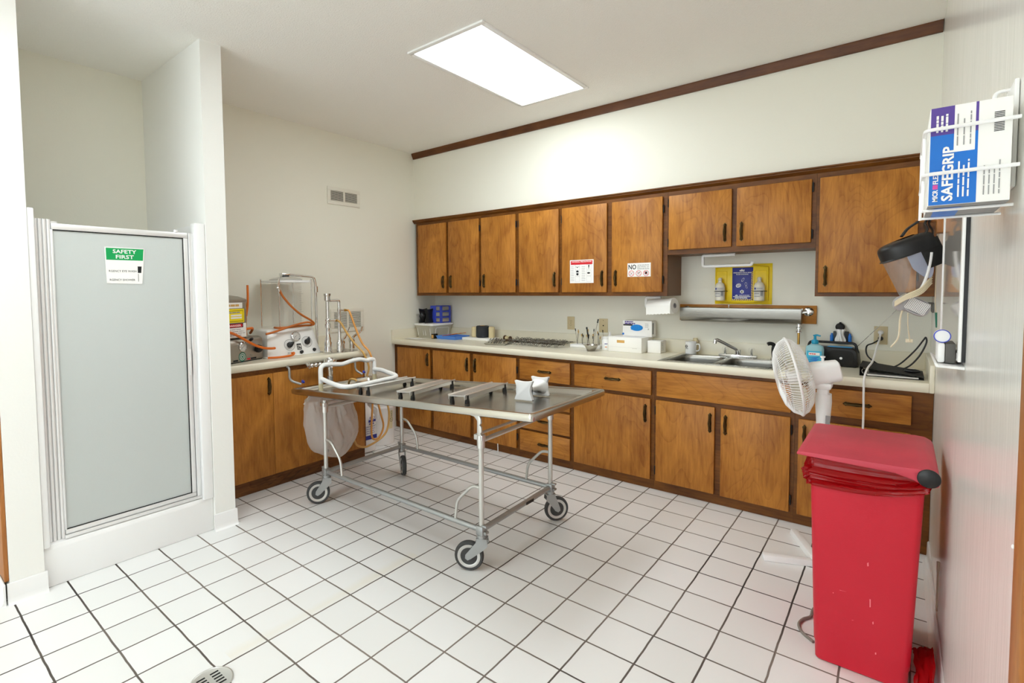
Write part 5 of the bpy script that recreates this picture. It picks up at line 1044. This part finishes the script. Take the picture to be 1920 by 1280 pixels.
c_ = o+V(.032, -.0004, .026); b.add([c_+V(-.011, 0, -.012), c_+V(-.009, 0, -.013), c_+V(.012, 0, .01), c_+V(.01, 0, .011)], [(0, 1, 2, 3)], 1); c_ = o+V(.09, -.0004, .026); disc(b, c_+V(.006, 0, .006), X, Z, .004, 1); quad(b, c_+V(-.008, 0, -.01), X, Z, .002, .018, 1); quad(b, c_+V(-.003, 0, -.01), X, Z, .002, .018, 1); quad(b, o+V(.138, -.0004, .018), X, Z, .02, .02, 1)
b.build('pictograms', ['redp', 'black'], ns)
# ---------------------------------------------------------------- right wall, fan, bin
rkk = thing('glove_rack', 'white wire rack holding a glove box on the glossy right wall', 'rack', (4.17, -2.9, 1.56))
b = M()
for z in (1.625, 1.7): b.tube(fillet([V(4.221, -2.986, z+.001), V(4.106, -2.986, z), V(4.106, -2.75, z-.004), V(4.221, -2.75, z-.004)], .012), .0032, 8)
for x, y in ((4.106, -2.94), (4.106, -2.8)): b.tube([V(x, y, 1.565), V(x, y, 1.7)], .0026, 8)
b.tube(fillet([V(4.106, -2.94, 1.568), V(4.221, -2.94, 1.568)], .01), .0026, 8).tube([V(4.106, -2.8, 1.568), V(4.221, -2.8, 1.568)], .0026, 8)
b.box(4.219, 4.2252, -2.92, -2.83, 1.6, 1.78, .002).tube(fillet([V(4.2, -2.87, 1.7), V(4.2, -2.87, 1.775), V(4.219, -2.87, 1.775)], .01), .003, 8); b.build('wire_frame', 'wht', rkk)
gx = thing('glove_box', 'blue and white glove box with sideways lettering in the wire rack on the right wall', 'box', (4.16, -2.87, 1.5715))
x0, x1, y0, y1, z0, z1 = 4.112, 4.2125, -2.978, -2.756, 1.5715, 1.738
M().box(x0, x1, y0, y1, z0, z1, .0015).build('box', 'paper', gx)
o = V(x0, y0, z0); b = M(); quad(b, o+V(.001, 0, .001), X, Z, .0595, .118, 0, .0003); quad(b, o+V(.001, 0, .119), X, Z, .0595, .047, 1, .0003); quad(b, o+V(.031, 0, .088), X, Z, .026, .078, 2, .0005); quad(b, o+V(.006, 0, .028), X, Z, .0065, .0075, 4, .0006)
for k in range(3): bars(b, o+V(.0395+.006*k, -.0004, .012), Z, -X, 1, .06+.008*k, .01, .0022, 2, k+2)
for k in range(3): bars(b, o+V(.011+.006*k, -.0004, .124), Z, -X, 1, .034, .01, .003, 2, k+7)
for k in range(12): quad(b, o+V(.079, 0, .13+k*.0026 if k < 6 else .113+(k-6)*.0026), X, Z, .012, .0013, 3, .0005)
for k in range(4): bars(b, o+V(.07+.006*k, -.0004, .012), Z, -X, 1, .055, .01, .0015, 5, k+12)
for k in range(3): bars(b, o+V(.036+.008*k, -.0006, .098), Z, -X, 1, .055, .01, .0015, 5, k+20)
quad(b, V(x0, y1, z0), X, -Y, .1, .222, 6, .0004); quad(b, V(x0+.01, y1-.03, z0-.0004), X, -Y, .035, .16, 0, .0006); b.build('print', ['ltblue', 'purple', 'paper', 'black', 'pink', 'grey', 'grey'], gx)
text('MICR', o+V(.0125, -.0006, .0065), Z, -X, .0065, 'paper', gx, .02, bold=.03)
text('FLEX', o+V(.0125, -.0006, .0365), Z, -X, .0065, 'paper', gx, .02, bold=.03)
text('SAFEGRIP', o+V(.031, -.0006, .0065), Z, -X, .0135, 'paper', gx, .092, bold=.03)
# board with tray
wb = thing('wall_board', 'narrow looking glossy board in a white frame on the right wall', 'board', (4.2, -1.75, 1.19)); yb0, yb1, zb0, zb1 = -2.18, -1.27, 1.215, 1.83
M().box(4.217, 4.2255, yb0, yb1, zb0, zb1).build('backing', 'blk', wb)
b = M()
for a in ((yb0-.002, yb0+.028, zb0, zb1), (yb1-.028, yb1, zb0, zb1), (yb0+.028, yb1-.028, zb0, zb0+.022), (yb0+.028, yb1-.028, zb1-.022, zb1)): b.box(4.2095, 4.217, *a, .002)
b.build('frame', 'wht', wb)
M().box(4.2125, 4.2165, yb0+.027, yb1-.027, zb0+.02, zb1-.02).build('glass', 'screen', wb)
M().prism([(0, 0), (-.062, .004), (-.066, .016), (-.06, .016), (-.056, .01), (0, .008)], (4.2252, yb0+.0, zb0-.022), X, Z, (0, .3, 0), b=.001).build('pen_tray', 'wht', wb)
er = thing('board_eraser', 'grey felt board eraser with a white back on the ledge of the glossy board', 'eraser', (4.19, -2.1, zb0-.01))
M().box(4.185, 4.208, -2.135, -2.02, zb0-.0095, zb0+.048, .003).build('felt', 'shelf', er); M().box(4.168, 4.1848, -2.135, -2.02, zb0-.0095, zb0+.048, .005).build('back', 'wht', er)
tp = thing('tape_roll', 'white tape roll with a blue rim resting on the board eraser', 'tape', (4.19, -2.1, zb0+.05))
M().lathe([(0, 0), (.0185, 0), (.019, .001), (.019, .02), (0, .02)], (4.178, -2.12, zb0+.0685), Y, 28).build('tape', 'wht', tp); M().ring((4.178, -2.121, zb0+.0685), Y, .0185, .0014, 28, 6).build('rim', 'blue2', tp)
# face shield
fs_ = thing('face_shield', 'black face shield with a clear visor and a grey respirator, hanging from a wooden peg', 'face shield', (4.1, -1.2, 1.3))
fz_ = V(-.93, -.36, 0).normalized(); fx = (fz_*math.cos(.40)-Z*math.sin(.40)).normalized(); up_ = (Z*math.cos(.40)+fz_*math.sin(.40)).normalized(); sx_ = up_.cross(fx).normalized()
def hp(a, k, z): return V(4.108, -1.2, 1.595)+fx*(math.cos(a)*.116*k)+sx_*(math.sin(a)*.08*k)+up_*z
def zcut(a): t = min(1, max(0, (abs(a)-.75)/1.1)); return -.185+.15*t**1.6
M().sheet(lambda u, v: hp((u-.5)*3.7, 1-.05*v, v*zcut((u-.5)*3.7)), 56, 12).build('visor', 'visor', fs_, plabel='clear curved visor')
def crown(u, v):
    a = -2.2+4.4*u; k = 1.03-.05*v**2-.62*v**5; return hp(a, k, -.014+.07*math.sin(v*PI/2))
b = M().sheet(crown, 48, 12); q_ = len(b.v); b.v += [p-up_*.003 for p in b.v]; b.f += [tuple(k+q_ for k in f)[::-1] for f in b.f]; b.m = [0]*len(b.f)
b.sheet(lambda u, v: hp(-2.0+4.0*u, 1.02+.07*v*max(0, math.cos(-2.0+4.0*u)), -.008-.006*v), 48, 2)
b.build('crown', 'blk', fs_)
M().tube([hp(-.95+1.9*k/20, .955, zcut(0)) for k in range(21)], .0022, 6).build('visor_edge', 'bone', fs_)
M().tube([hp(1.85-1.25*k/24, .985-.03*k/24, zcut(1.85-1.25*k/24)) for k in range(25)]+[], .0055, 8).build('white_binding', 'wht', fs_)
M().sheet(lambda u, v: hp(1.1+.72*u, .965-.02*v, -.004-v*(.07+.06*math.sin(PI*u))), 12, 8).build('side_patch', 'lens', fs_, plabel='pale blue side patch')  # pale blue sheet set just inside the near flank of the visor
M().sheet(lambda u, v: hp(1.55+.85*u, 1.0, .02-.115*v), 12, 6).build('neck_pad', 'blkm', fs_)
b = M()
for pts, w_ in (((V(4.075, -1.215, 1.652), V(4.095, -1.2, 1.685), V(4.13, -1.18, 1.716)), .009), ((V(4.14, -1.24, 1.632), V(4.158, -1.235, 1.67), V(4.152, -1.2, 1.7), V(4.16, -1.175, 1.727)), .011), ((V(4.17, -1.235, 1.622), V(4.178, -1.23, 1.665), V(4.166, -1.2, 1.697), V(4.17, -1.18, 1.724)), .009)):
    b.tube(spline(pts, 6), w_, 8, flat=.5)
b.build('headband', 'blk', fs_)
for s, yo in ((1, .0),):
    cc = V(4.135, -1.255, 1.345); nn_ = V(.12, -.9, .15).normalized(); u_ = V(.75, .05, -.42).normalized(); u_ = (u_-nn_*u_.dot(nn_)).normalized(); w_ = nn_.cross(u_)
    def oval(r, n=28): return [(math.copysign(abs(math.cos(2*PI*k/n))**.65, math.cos(2*PI*k/n))*.046*r, math.copysign(abs(math.sin(2*PI*k/n))**.65, math.sin(2*PI*k/n))*.034*r) for k in range(n)]
    q = M().prism(oval(1), cc-nn_*.028, u_, w_, nn_*.026, b=.003).build('filter_cartridge', 'mesh', fs_)
    q2 = M().prism(oval(.86), cc-nn_*.0005, u_, w_, nn_*.001).build('filter_face', 'mesh2', q)
    b = M()
    for k in range(-6, 7): b.add([cc+nn_*.001+u_*(k*.006-.0012)-w_*.024, cc+nn_*.001+u_*(k*.006+.0012)-w_*.024, cc+nn_*.001+u_*(k*.006+.0012)+w_*.024, cc+nn_*.001+u_*(k*.006-.0012)+w_*.024], [(0, 1, 2, 3)], 0)
    for k in range(-4, 5): b.add([cc+nn_*.0011-u_*.036+w_*(k*.006-.0012), cc+nn_*.0011+u_*.036+w_*(k*.006-.0012), cc+nn_*.0011+u_*.036+w_*(k*.006+.0012), cc+nn_*.0011-u_*.036+w_*(k*.006+.0012)], [(0, 1, 2, 3)], 0)
    b.build('filter_mesh', 'paper', q)
    M().ball(cc+V(-.05, .03, .01), (.035, .03, .035)).build('mask_body', 'mesh', fs_)
    b = M()
    for k in range(4): b.tube(spline([cc+V(-.075, .0, -.0+.006*k), cc+V(-.04, -.04, .03+.006*k), cc+V(.01, -.03, .055+.008*k), cc+V(.045, .02, .1+.01*k)], 6), .0035, 6)
    b.tube(spline([cc+V(-.05, -.01, -.02), cc+V(-.056, .01, -.06), cc+V(-.06, .02, -.14), cc+V(-.085, .02, -.185)], 5), .0035, 6).tube(spline([cc+V(-.03, -.01, -.03), cc+V(-.028, .01, -.09), cc+V(-.02, .02, -.155)], 5), .007, 6, flat=.35).box(4.1, 4.125, -1.24, -1.232, 1.185, 1.2, .002)
    b.build('straps', 'bone', fs_, plabel='yellowed hanging straps')
pg = thing('wooden_peg', 'wooden peg block on the right wall holding the face shield', 'peg', (4.2, -1.18, 1.69))
M().box(4.19, 4.2255, -1.215, -1.14, 1.66, 1.735, .004).cyl((4.12, -1.165, 1.722), (4.19, -1.165, 1.715), .008, n=12).build('peg', 'jamb', pg)
b = M().box(4.15, 4.2255, -.31, -.12, 1.33, 1.335, .001).box(4.218, 4.2255, -.31, -.12, 1.28, 1.33, .001); b.build('wall_bracket', 'shelf', None, 'small dark metal bracket shelf on the right wall behind the respirator', 'bracket')
b = M().tube(spline([V(4.2, -1.16, 1.7), V(4.198, -1.12, 1.5), V(4.2, -1.06, 1.36), V(4.206, -1.02, 1.31)], 5), .002, 6); t = thing('hanging_pen', 'green pen hanging on a string beside the glossy board', 'pen', (4.2, -1.05, 1.25)); b.build('string', 'bone', t); M().cyl((4.206, -1.02, 1.31), (4.21, -.99, 1.24), .0045, .003, 8).build('pen', 'teal', t)
# fan
fn_ = thing('pedestal_fan', 'white pedestal fan turned to the left, standing behind the red bin', 'fan', (3.785, -1.09, 0))
fc = V(3.66, -1.115, .972); fa_ = V(-.93, -.27, -.21).normalized(); fu_, fw_ = frame_of(fa_)
def fp(r, a, h): return fc+(fu_*math.cos(a)+fw_*math.sin(a))*r+fa_*h
def cage(prof, nw, name, m='wht'):
    b = M()
    for k in range(nw):
        a = 2*PI*k/nw; b.tube([fp(r, a, h) for r, h in prof], .0017, 4)
    for r, h in (prof[-1], prof[len(prof)//2]): b.tube([fp(r, 2*PI*k/48, h) for k in range(48)], .0018, 5, True)
    return b.build(name, m, fn_)
cage([(.045, .075), (.09, .074), (.14, .062), (.18, .036), (.198, .004)], 84, 'front_grille')
cage([(.06, -.075), (.1, -.072), (.15, -.055), (.185, -.028), (.198, -.004)], 84, 'rear_grille')
b = M().tube([fp(.2, 2*PI*k/64, 0) for k in range(64)], .0055, 8, True); b.build('rim', 'wht', fn_)
M().lathe([(.0, .082), (.03, .081), (.047, .076), (.047, .07), (0, .07)], fc, fa_, 28).build('front_cap', 'wht', fn_)
M().lathe([(0, .03), (.03, .03), (.034, .02), (.034, -.03), (0, -.03)], fc, fa_, 24).build('blade_hub', 'wht', fn_)
for k in range(3):
    def blade(u, v, k=k):
        r = .034+.14*v; w_ = .35+.55*math.sin(min(1, v*1.1)*PI*.6); a = 2*PI*k/3+(u-.5)*w_*1.5; return fp(r, a, .022-.044*u)
    b = M().sheet(blade, 10, 8); q_ = len(b.v); b.v += [p-fa_*.002 for p in b.v]; b.f += [tuple(i+q_ for i in f)[::-1] for f in b.f]; b.m = [0]*len(b.f); b.build('blade', 'tub', fn_, plabel='cloudy fan blade')
M().lathe([(.0, -.205), (.044, -.204), (.052, -.198), (.056, -.14), (.058, -.095), (.055, -.078), (0, -.078)], fc, fa_, 36, sq=.62).build('motor_housing', 'wht', fn_)
tip = fc-fa_*.13
b = M().prism([(-.05, 0), (.05, 0), (.045, -.03), (-.045, -.03)], tip+V(-.005, -.045, -.05), X, Z, (0, .09, 0), b=.006).lathe([(.034, 0), (.036, -.04), (.03, -.14), (.026, -.36)], V(3.79, -1.085, .895), (0, 0, 1), 24).box(3.762, 3.812, -1.115, -1.055, .88, .925, .012); b.build('neck', 'wht', fn_)
M().lathe([(.006, 0), (.006, .018), (.011, .02), (.011, .027), (0, .028)], tip+Z*.056, (0, 0, 1), 12).build('oscillation_knob', 'wht', fn_)
M().lathe([(.027, .545), (.027, .5), (.014, .49), (.014, .06), (.03, .05), (.035, .035)], V(3.785, -1.085, 0), n=20).build('pole', 'wht', fn_)
for a in (2.65, 2.65+PI/2, 2.65+PI, 2.65+1.5*PI):
    pass
for d_ in (V(-.235, -.10, 0), V(-.16, .335, 0), V(.235, .10, 0), V(.16, -.25, 0)):
    d_ = d_*(1 if d_.length < .3 else .95); e = d_.normalized(); s_ = V(-e.y, e.x, 0)
    M().prism([(-.024, .0005), (.024, .0005), (.018, .03), (-.018, .03)], V(3.785, -1.085, 0)+e*.012, s_, Z, d_-e*.012+Z*.0, b=.003).build('foot', 'wht', fn_)
b = M().tube(spline([V(3.982, -.045, 1.112), V(3.982, -.09, 1.10), V(3.975, -.2, 1.07), V(3.962, -.42, 1.0), V(3.945, -.6, .975), V(3.935, -.672, .93), V(3.934, -.68, .86), V(3.936, -.68, .7), V(3.93, -.70, .45), V(3.9, -.85, .1), V(3.85, -.98, .012), V(3.81, -1.05, .045)], 8), .0052, 8); b.build('power_cord', 'wht', fn_)
M().lathe([(.014, 0), (.015, .012), (.011, .03), (.006, .036)], (3.985, -.0085, 1.1375), -Y, 16).tube([V(3.985, -.03, 1.1375), V(3.983, -.042, 1.12), V(3.982, -.046, 1.11)], .006, 8).build('plug', 'wht', fn_)
M().box(3.803, 3.822, -1.117, -1.1165, .73, .79).build('rating_label', 'grey', fn_)
# radio cord, loose on the counter
t = thing('black_wire', 'black power cord plugged into the right outlet and looping over the binder', 'cord', (4.05, -.15, ZT))
M().lathe([(.014, 0), (.014, .014), (.008, .026)], (3.985, -.0085, 1.0985), -Y, 16).build('plug', 'blk', t)
M().tube(spline([V(3.985, -.034, 1.096), V(3.95, -.08, 1.072), V(3.92, -.13, 1.055), V(3.925, -.15, 1.0), V(3.97, -.15, .955), V(4.02, -.15, .93), V(4.08, -.15, .955), V(4.15, -.13, 1.04), V(4.19, -.13, 1.11), V(4.2, -.13, 1.125), V(4.202, -.14, 1.09), V(4.17, -.16, 1.01), V(4.12, -.17, .945), V(4.06, -.19, .926), V(3.98, -.18, .926), V(3.92, -.1, .926), V(3.89, -.06, .93)], 8), .0045, 8).build('cord', 'blk', t)
# bin
bn = thing('waste_bin', 'tall red plastic step bin with a scuffed lid by the right wall', 'bin', (3.99, -1.64, 0))
bx0, bx1, by0, by1, bh = 3.856, 4.132, -1.875, -1.41, .755
tx0, tx1, ty0, ty1 = 3.83, 4.158, -1.885, -1.385
b = M()
def rbin(v, off=0.):
    x0, x1, y0, y1 = (bx0*(1-v)+tx0*v-off, bx1*(1-v)+tx1*v+off, by0*(1-v)+ty0*v-off, by1*(1-v)+ty1*v+off); r = .022; P_ = []
    for cx, cy, a0 in ((x1-r, y1-r, 0), (x0+r, y1-r, PI/2), (x0+r, y0+r, PI), (x1-r, y0+r, 1.5*PI)):
        for k in range(6): P_.append(V(cx+math.cos(a0+PI/2*k/5)*r, cy+math.sin(a0+PI/2*k/5)*r, bh*v))
    return P_
rows = [rbin(0, -.006), rbin(.008, 0), rbin(.09, 0), rbin(.1, .003), rbin(1, .003), rbin(1, -.004), rbin(.05, -.006)]; rows[0] = [p+Z*.0006 for p in rows[0]]; n = 24
for i, r_ in enumerate(rows): b.v += r_
for i in range(len(rows)-1):
    for k in range(n): b.f.append((i*n+k, i*n+(k+1) % n, (i+1)*n+(k+1) % n, (i+1)*n+k))
b.f += [tuple(range(n))[::-1], tuple((len(rows)-1)*n+k for k in range(n))]; b.m = [0]*len(b.f); b.build('body', 'red', bn)
b = M()      # scuffs
rs = random.Random(4)
for (x, z, w_, h_) in ((4.01, .42, .004, .016), (4.02, .27, .003, .05), (3.93, .3, .022, .002), (3.91, .28, .002, .005), (4.03, .21, .003, .012), (4.04, .1, .003, .01), (3.97, .2, .006, .002)):
    vv = z/bh; yy = by0*(1-vv)+ty0*vv-.0034; b.add([V(x, yy, z), V(x+w_, yy, z+.002), V(x+w_*.8, yy-.0000, z+h_), V(x-.001, yy, z+h_*.7)], [(0, 1, 2, 3)])
b.build('scuff_marks', 'scuff', bn)
lid = M(); lx0, lx1, ly0, ly1 = 3.785, 4.195, -1.905, -1.385
sec = [(lx0, -.012), (lx0+.002, -.002), (lx0+.02, .002), (4.1, .004), (4.14, .006), (4.17, .003), (4.19, -.008), (4.198, -.025), (4.194, -.045), (4.18, -.052), (4.16, -.05), (4.13, -.036), (4.08, -.022), (lx0+.03, -.014)]
lid.prism([(x, .806+dz) for x, dz in sec], (0, ly0, 0), X, Z, (0, ly1-ly0, 0), b=.003); lid.build('lid', 'redlid', bn)
for y, n_ in ((ly0-.0005, -Y), ): M().lathe([(.031, 0), (.031, .006), (.027, .009), (0, .009)], (4.168, y, .786), n_, 28).build('hinge_cap', 'blk', bn)
rl_ = random.Random(9)
def liner(u, v):      # bag folded over the rim
    P_ = rbin(1, .006); m_ = len(P_); s_ = u*m_; i = int(s_) % m_; t = s_-int(s_); p = P_[i]*(1-t)+P_[(i+1) % m_]*t; c_ = V((tx0+tx1)/2, (ty0+ty1)/2, p.z)
    o_ = (p-c_); o_.z = 0; o_ = V(o_.x/.17, o_.y/.25, 0); o_.normalize()
    front = max(0, -o_.y); left = max(0, -o_.x)
    sx = (p.x-tx0)/(tx1-tx0); zb_ = .683+.05*sx**4+.008*NZ.noise(V(u*10, 1, 1)); z = .788-v*(.788-zb_)+.004*NZ.noise(V(u*14, v*4, 1))
    bulge = .01+.014*math.sin(PI*min(1, v))*(.7+.5*NZ.noise(V(u*6, 3, 0)))+.016*NZ.noise(V(u*7, v*9+u*12, 2))*min(1, 4*v)+.010*abs(NZ.noise(V(u*20, v*14+u*25, 7)))
    if z > bh: bulge = min(bulge, .006)-.001*(z-bh)/.033+.004*NZ.noise(V(u*26, v*8, 3))
    else: bulge = max(bulge, .006)
    q = p+o_*bulge; q.x = min(q.x, 4.2); q.z = min(z, .79)
    return q
M().sheet(liner, 150, 30, wrap=True).build('bin_liner', 'redbag', bn, plabel='shiny red bin liner folded over the rim')
def scrap(u, v): x = 4.148+.055*u; return V(min(4.214, x+.01*NZ.noise(V(u*4, v*5, 0))), -1.93+.3*v, .012+.11*math.sin(PI*(.15+.75*v))*(.6+.4*u)+.02*NZ.noise(V(u*5, v*6, 4)))
b = M().sheet(scrap, 16, 24); b.build('plastic_scrap', 'redbag', None, 'crumpled dark red plastic scrap on the floor between the bin and wall', 'plastic scrap')
M().tube(spline([V(3.846, -1.44, .006), V(3.815, -1.53, .006), V(3.812, -1.6, .006), V(3.79, -1.64, .006), V(3.78, -1.69, .006), V(3.797, -1.74, .006), V(3.842, -1.782, .006)], 8), .006, 8).build('extension_cord', 'cordg', None, 'grey brown cord looping on the floor left of the red bin', 'cord')
M().cyl((1.372, -.664, .0465), (1.38, -.6, .0465), .004, n=8).build('spare', 'wht') if False else None
t = thing('door_stop', 'thin white stick leaning on the base of the cabinets beyond the table', 'stick', (1.376, -.64, 0)); M().cyl((1.38, -.648, .0008), (1.37, -.6385, .078), .004, n=10).build('stick', 'wht', t)
M().lathe([(.0035, 0), (.0035, .16), (.005, .165), (.005, .2), (0, .2)], (4.2205, -1.49, .14), n=10).build('wall_probe', 'bone', None, 'thin pale rod fixed upright low on the right wall behind the bin', 'rod')
M().cyl((W-.0005, -3.15, 1.065), (W-.016, -3.155, 1.068), .004, .003, 10).build('wall_hook', 'wht', None, 'tiny white hook on the glossy wall beside the wooden casing', 'hook')
# floor drain
fd = thing('floor_drain', 'round slotted steel floor drain at the bottom edge', 'drain', (2.155, -3.4, 0))
dc_ = V(2.155, -3.4, .0006)
M().lathe([(.074, 0), (.074, .003), (.069, .0045), (.067, .003), (0, .003)], dc_, n=40).build('grate', 'alup', fd)
b = M()
for i in range(-3, 4):
    for j in (-1, 1):
        c_ = dc_+V(i*.017, j*.024-.0*i, .0033)
        if (c_-dc_).length < .055: b.add([c_+V(-.004, -.015, 0), c_+V(.004, -.015, 0), c_+V(.004, .015, 0), c_+V(-.004, .015, 0)], [(0, 1, 2, 3)])
b.build('slots', 'dark', fd)
# ---------------------------------------------------------------- camera, world, view
cam = bpy.data.objects.new('camera', bpy.data.cameras.new('camera')); C.objects.link(cam)
yw, pt, rl = .688610903, .0494028877, -.00836236540
fw = V(-math.sin(yw)*math.cos(pt), math.cos(yw)*math.cos(pt), -math.sin(pt)); rt = V(math.cos(yw), math.sin(yw), 0); up = rt.cross(fw)
r2 = rt*math.cos(rl)+up*math.sin(rl); u2 = up*math.cos(rl)-rt*math.sin(rl)
mw = Matrix((r2, u2, -fw)).transposed().to_4x4(); mw.translation = V(4.0808, -4.16999, 1.43414); cam.matrix_world = mw
cd = cam.data; cd.sensor_width = 36; cd.sensor_fit = 'HORIZONTAL'; cd.lens = 961.126/1920*36; cd.shift_x = 60.983/1920; cd.shift_y = -50.277/1920; cd.clip_start = .02
sc = bpy.context.scene; sc.camera = cam
wd = bpy.data.worlds.new('world'); sc.world = wd; wd.use_nodes = True; wd.node_tree.nodes['Background'].inputs[0].default_value = (.86, .95, 1, 1); wd.node_tree.nodes['Background'].inputs[1].default_value = 4.  # world light shines in through the added window as fill
vs = sc.view_settings; vs.view_transform = 'Standard'; vs.look = 'None'; vs.gamma = 1; vs.use_curve_mapping = False; vs.exposure = .32
sc.cycles.use_denoising = True; sc.cycles.max_bounces = 16; sc.cycles.diffuse_bounces = 14; sc.cycles.transparent_max_bounces = 16; sc.cycles.caustics_reflective = False; sc.cycles.sample_clamp_indirect = 6
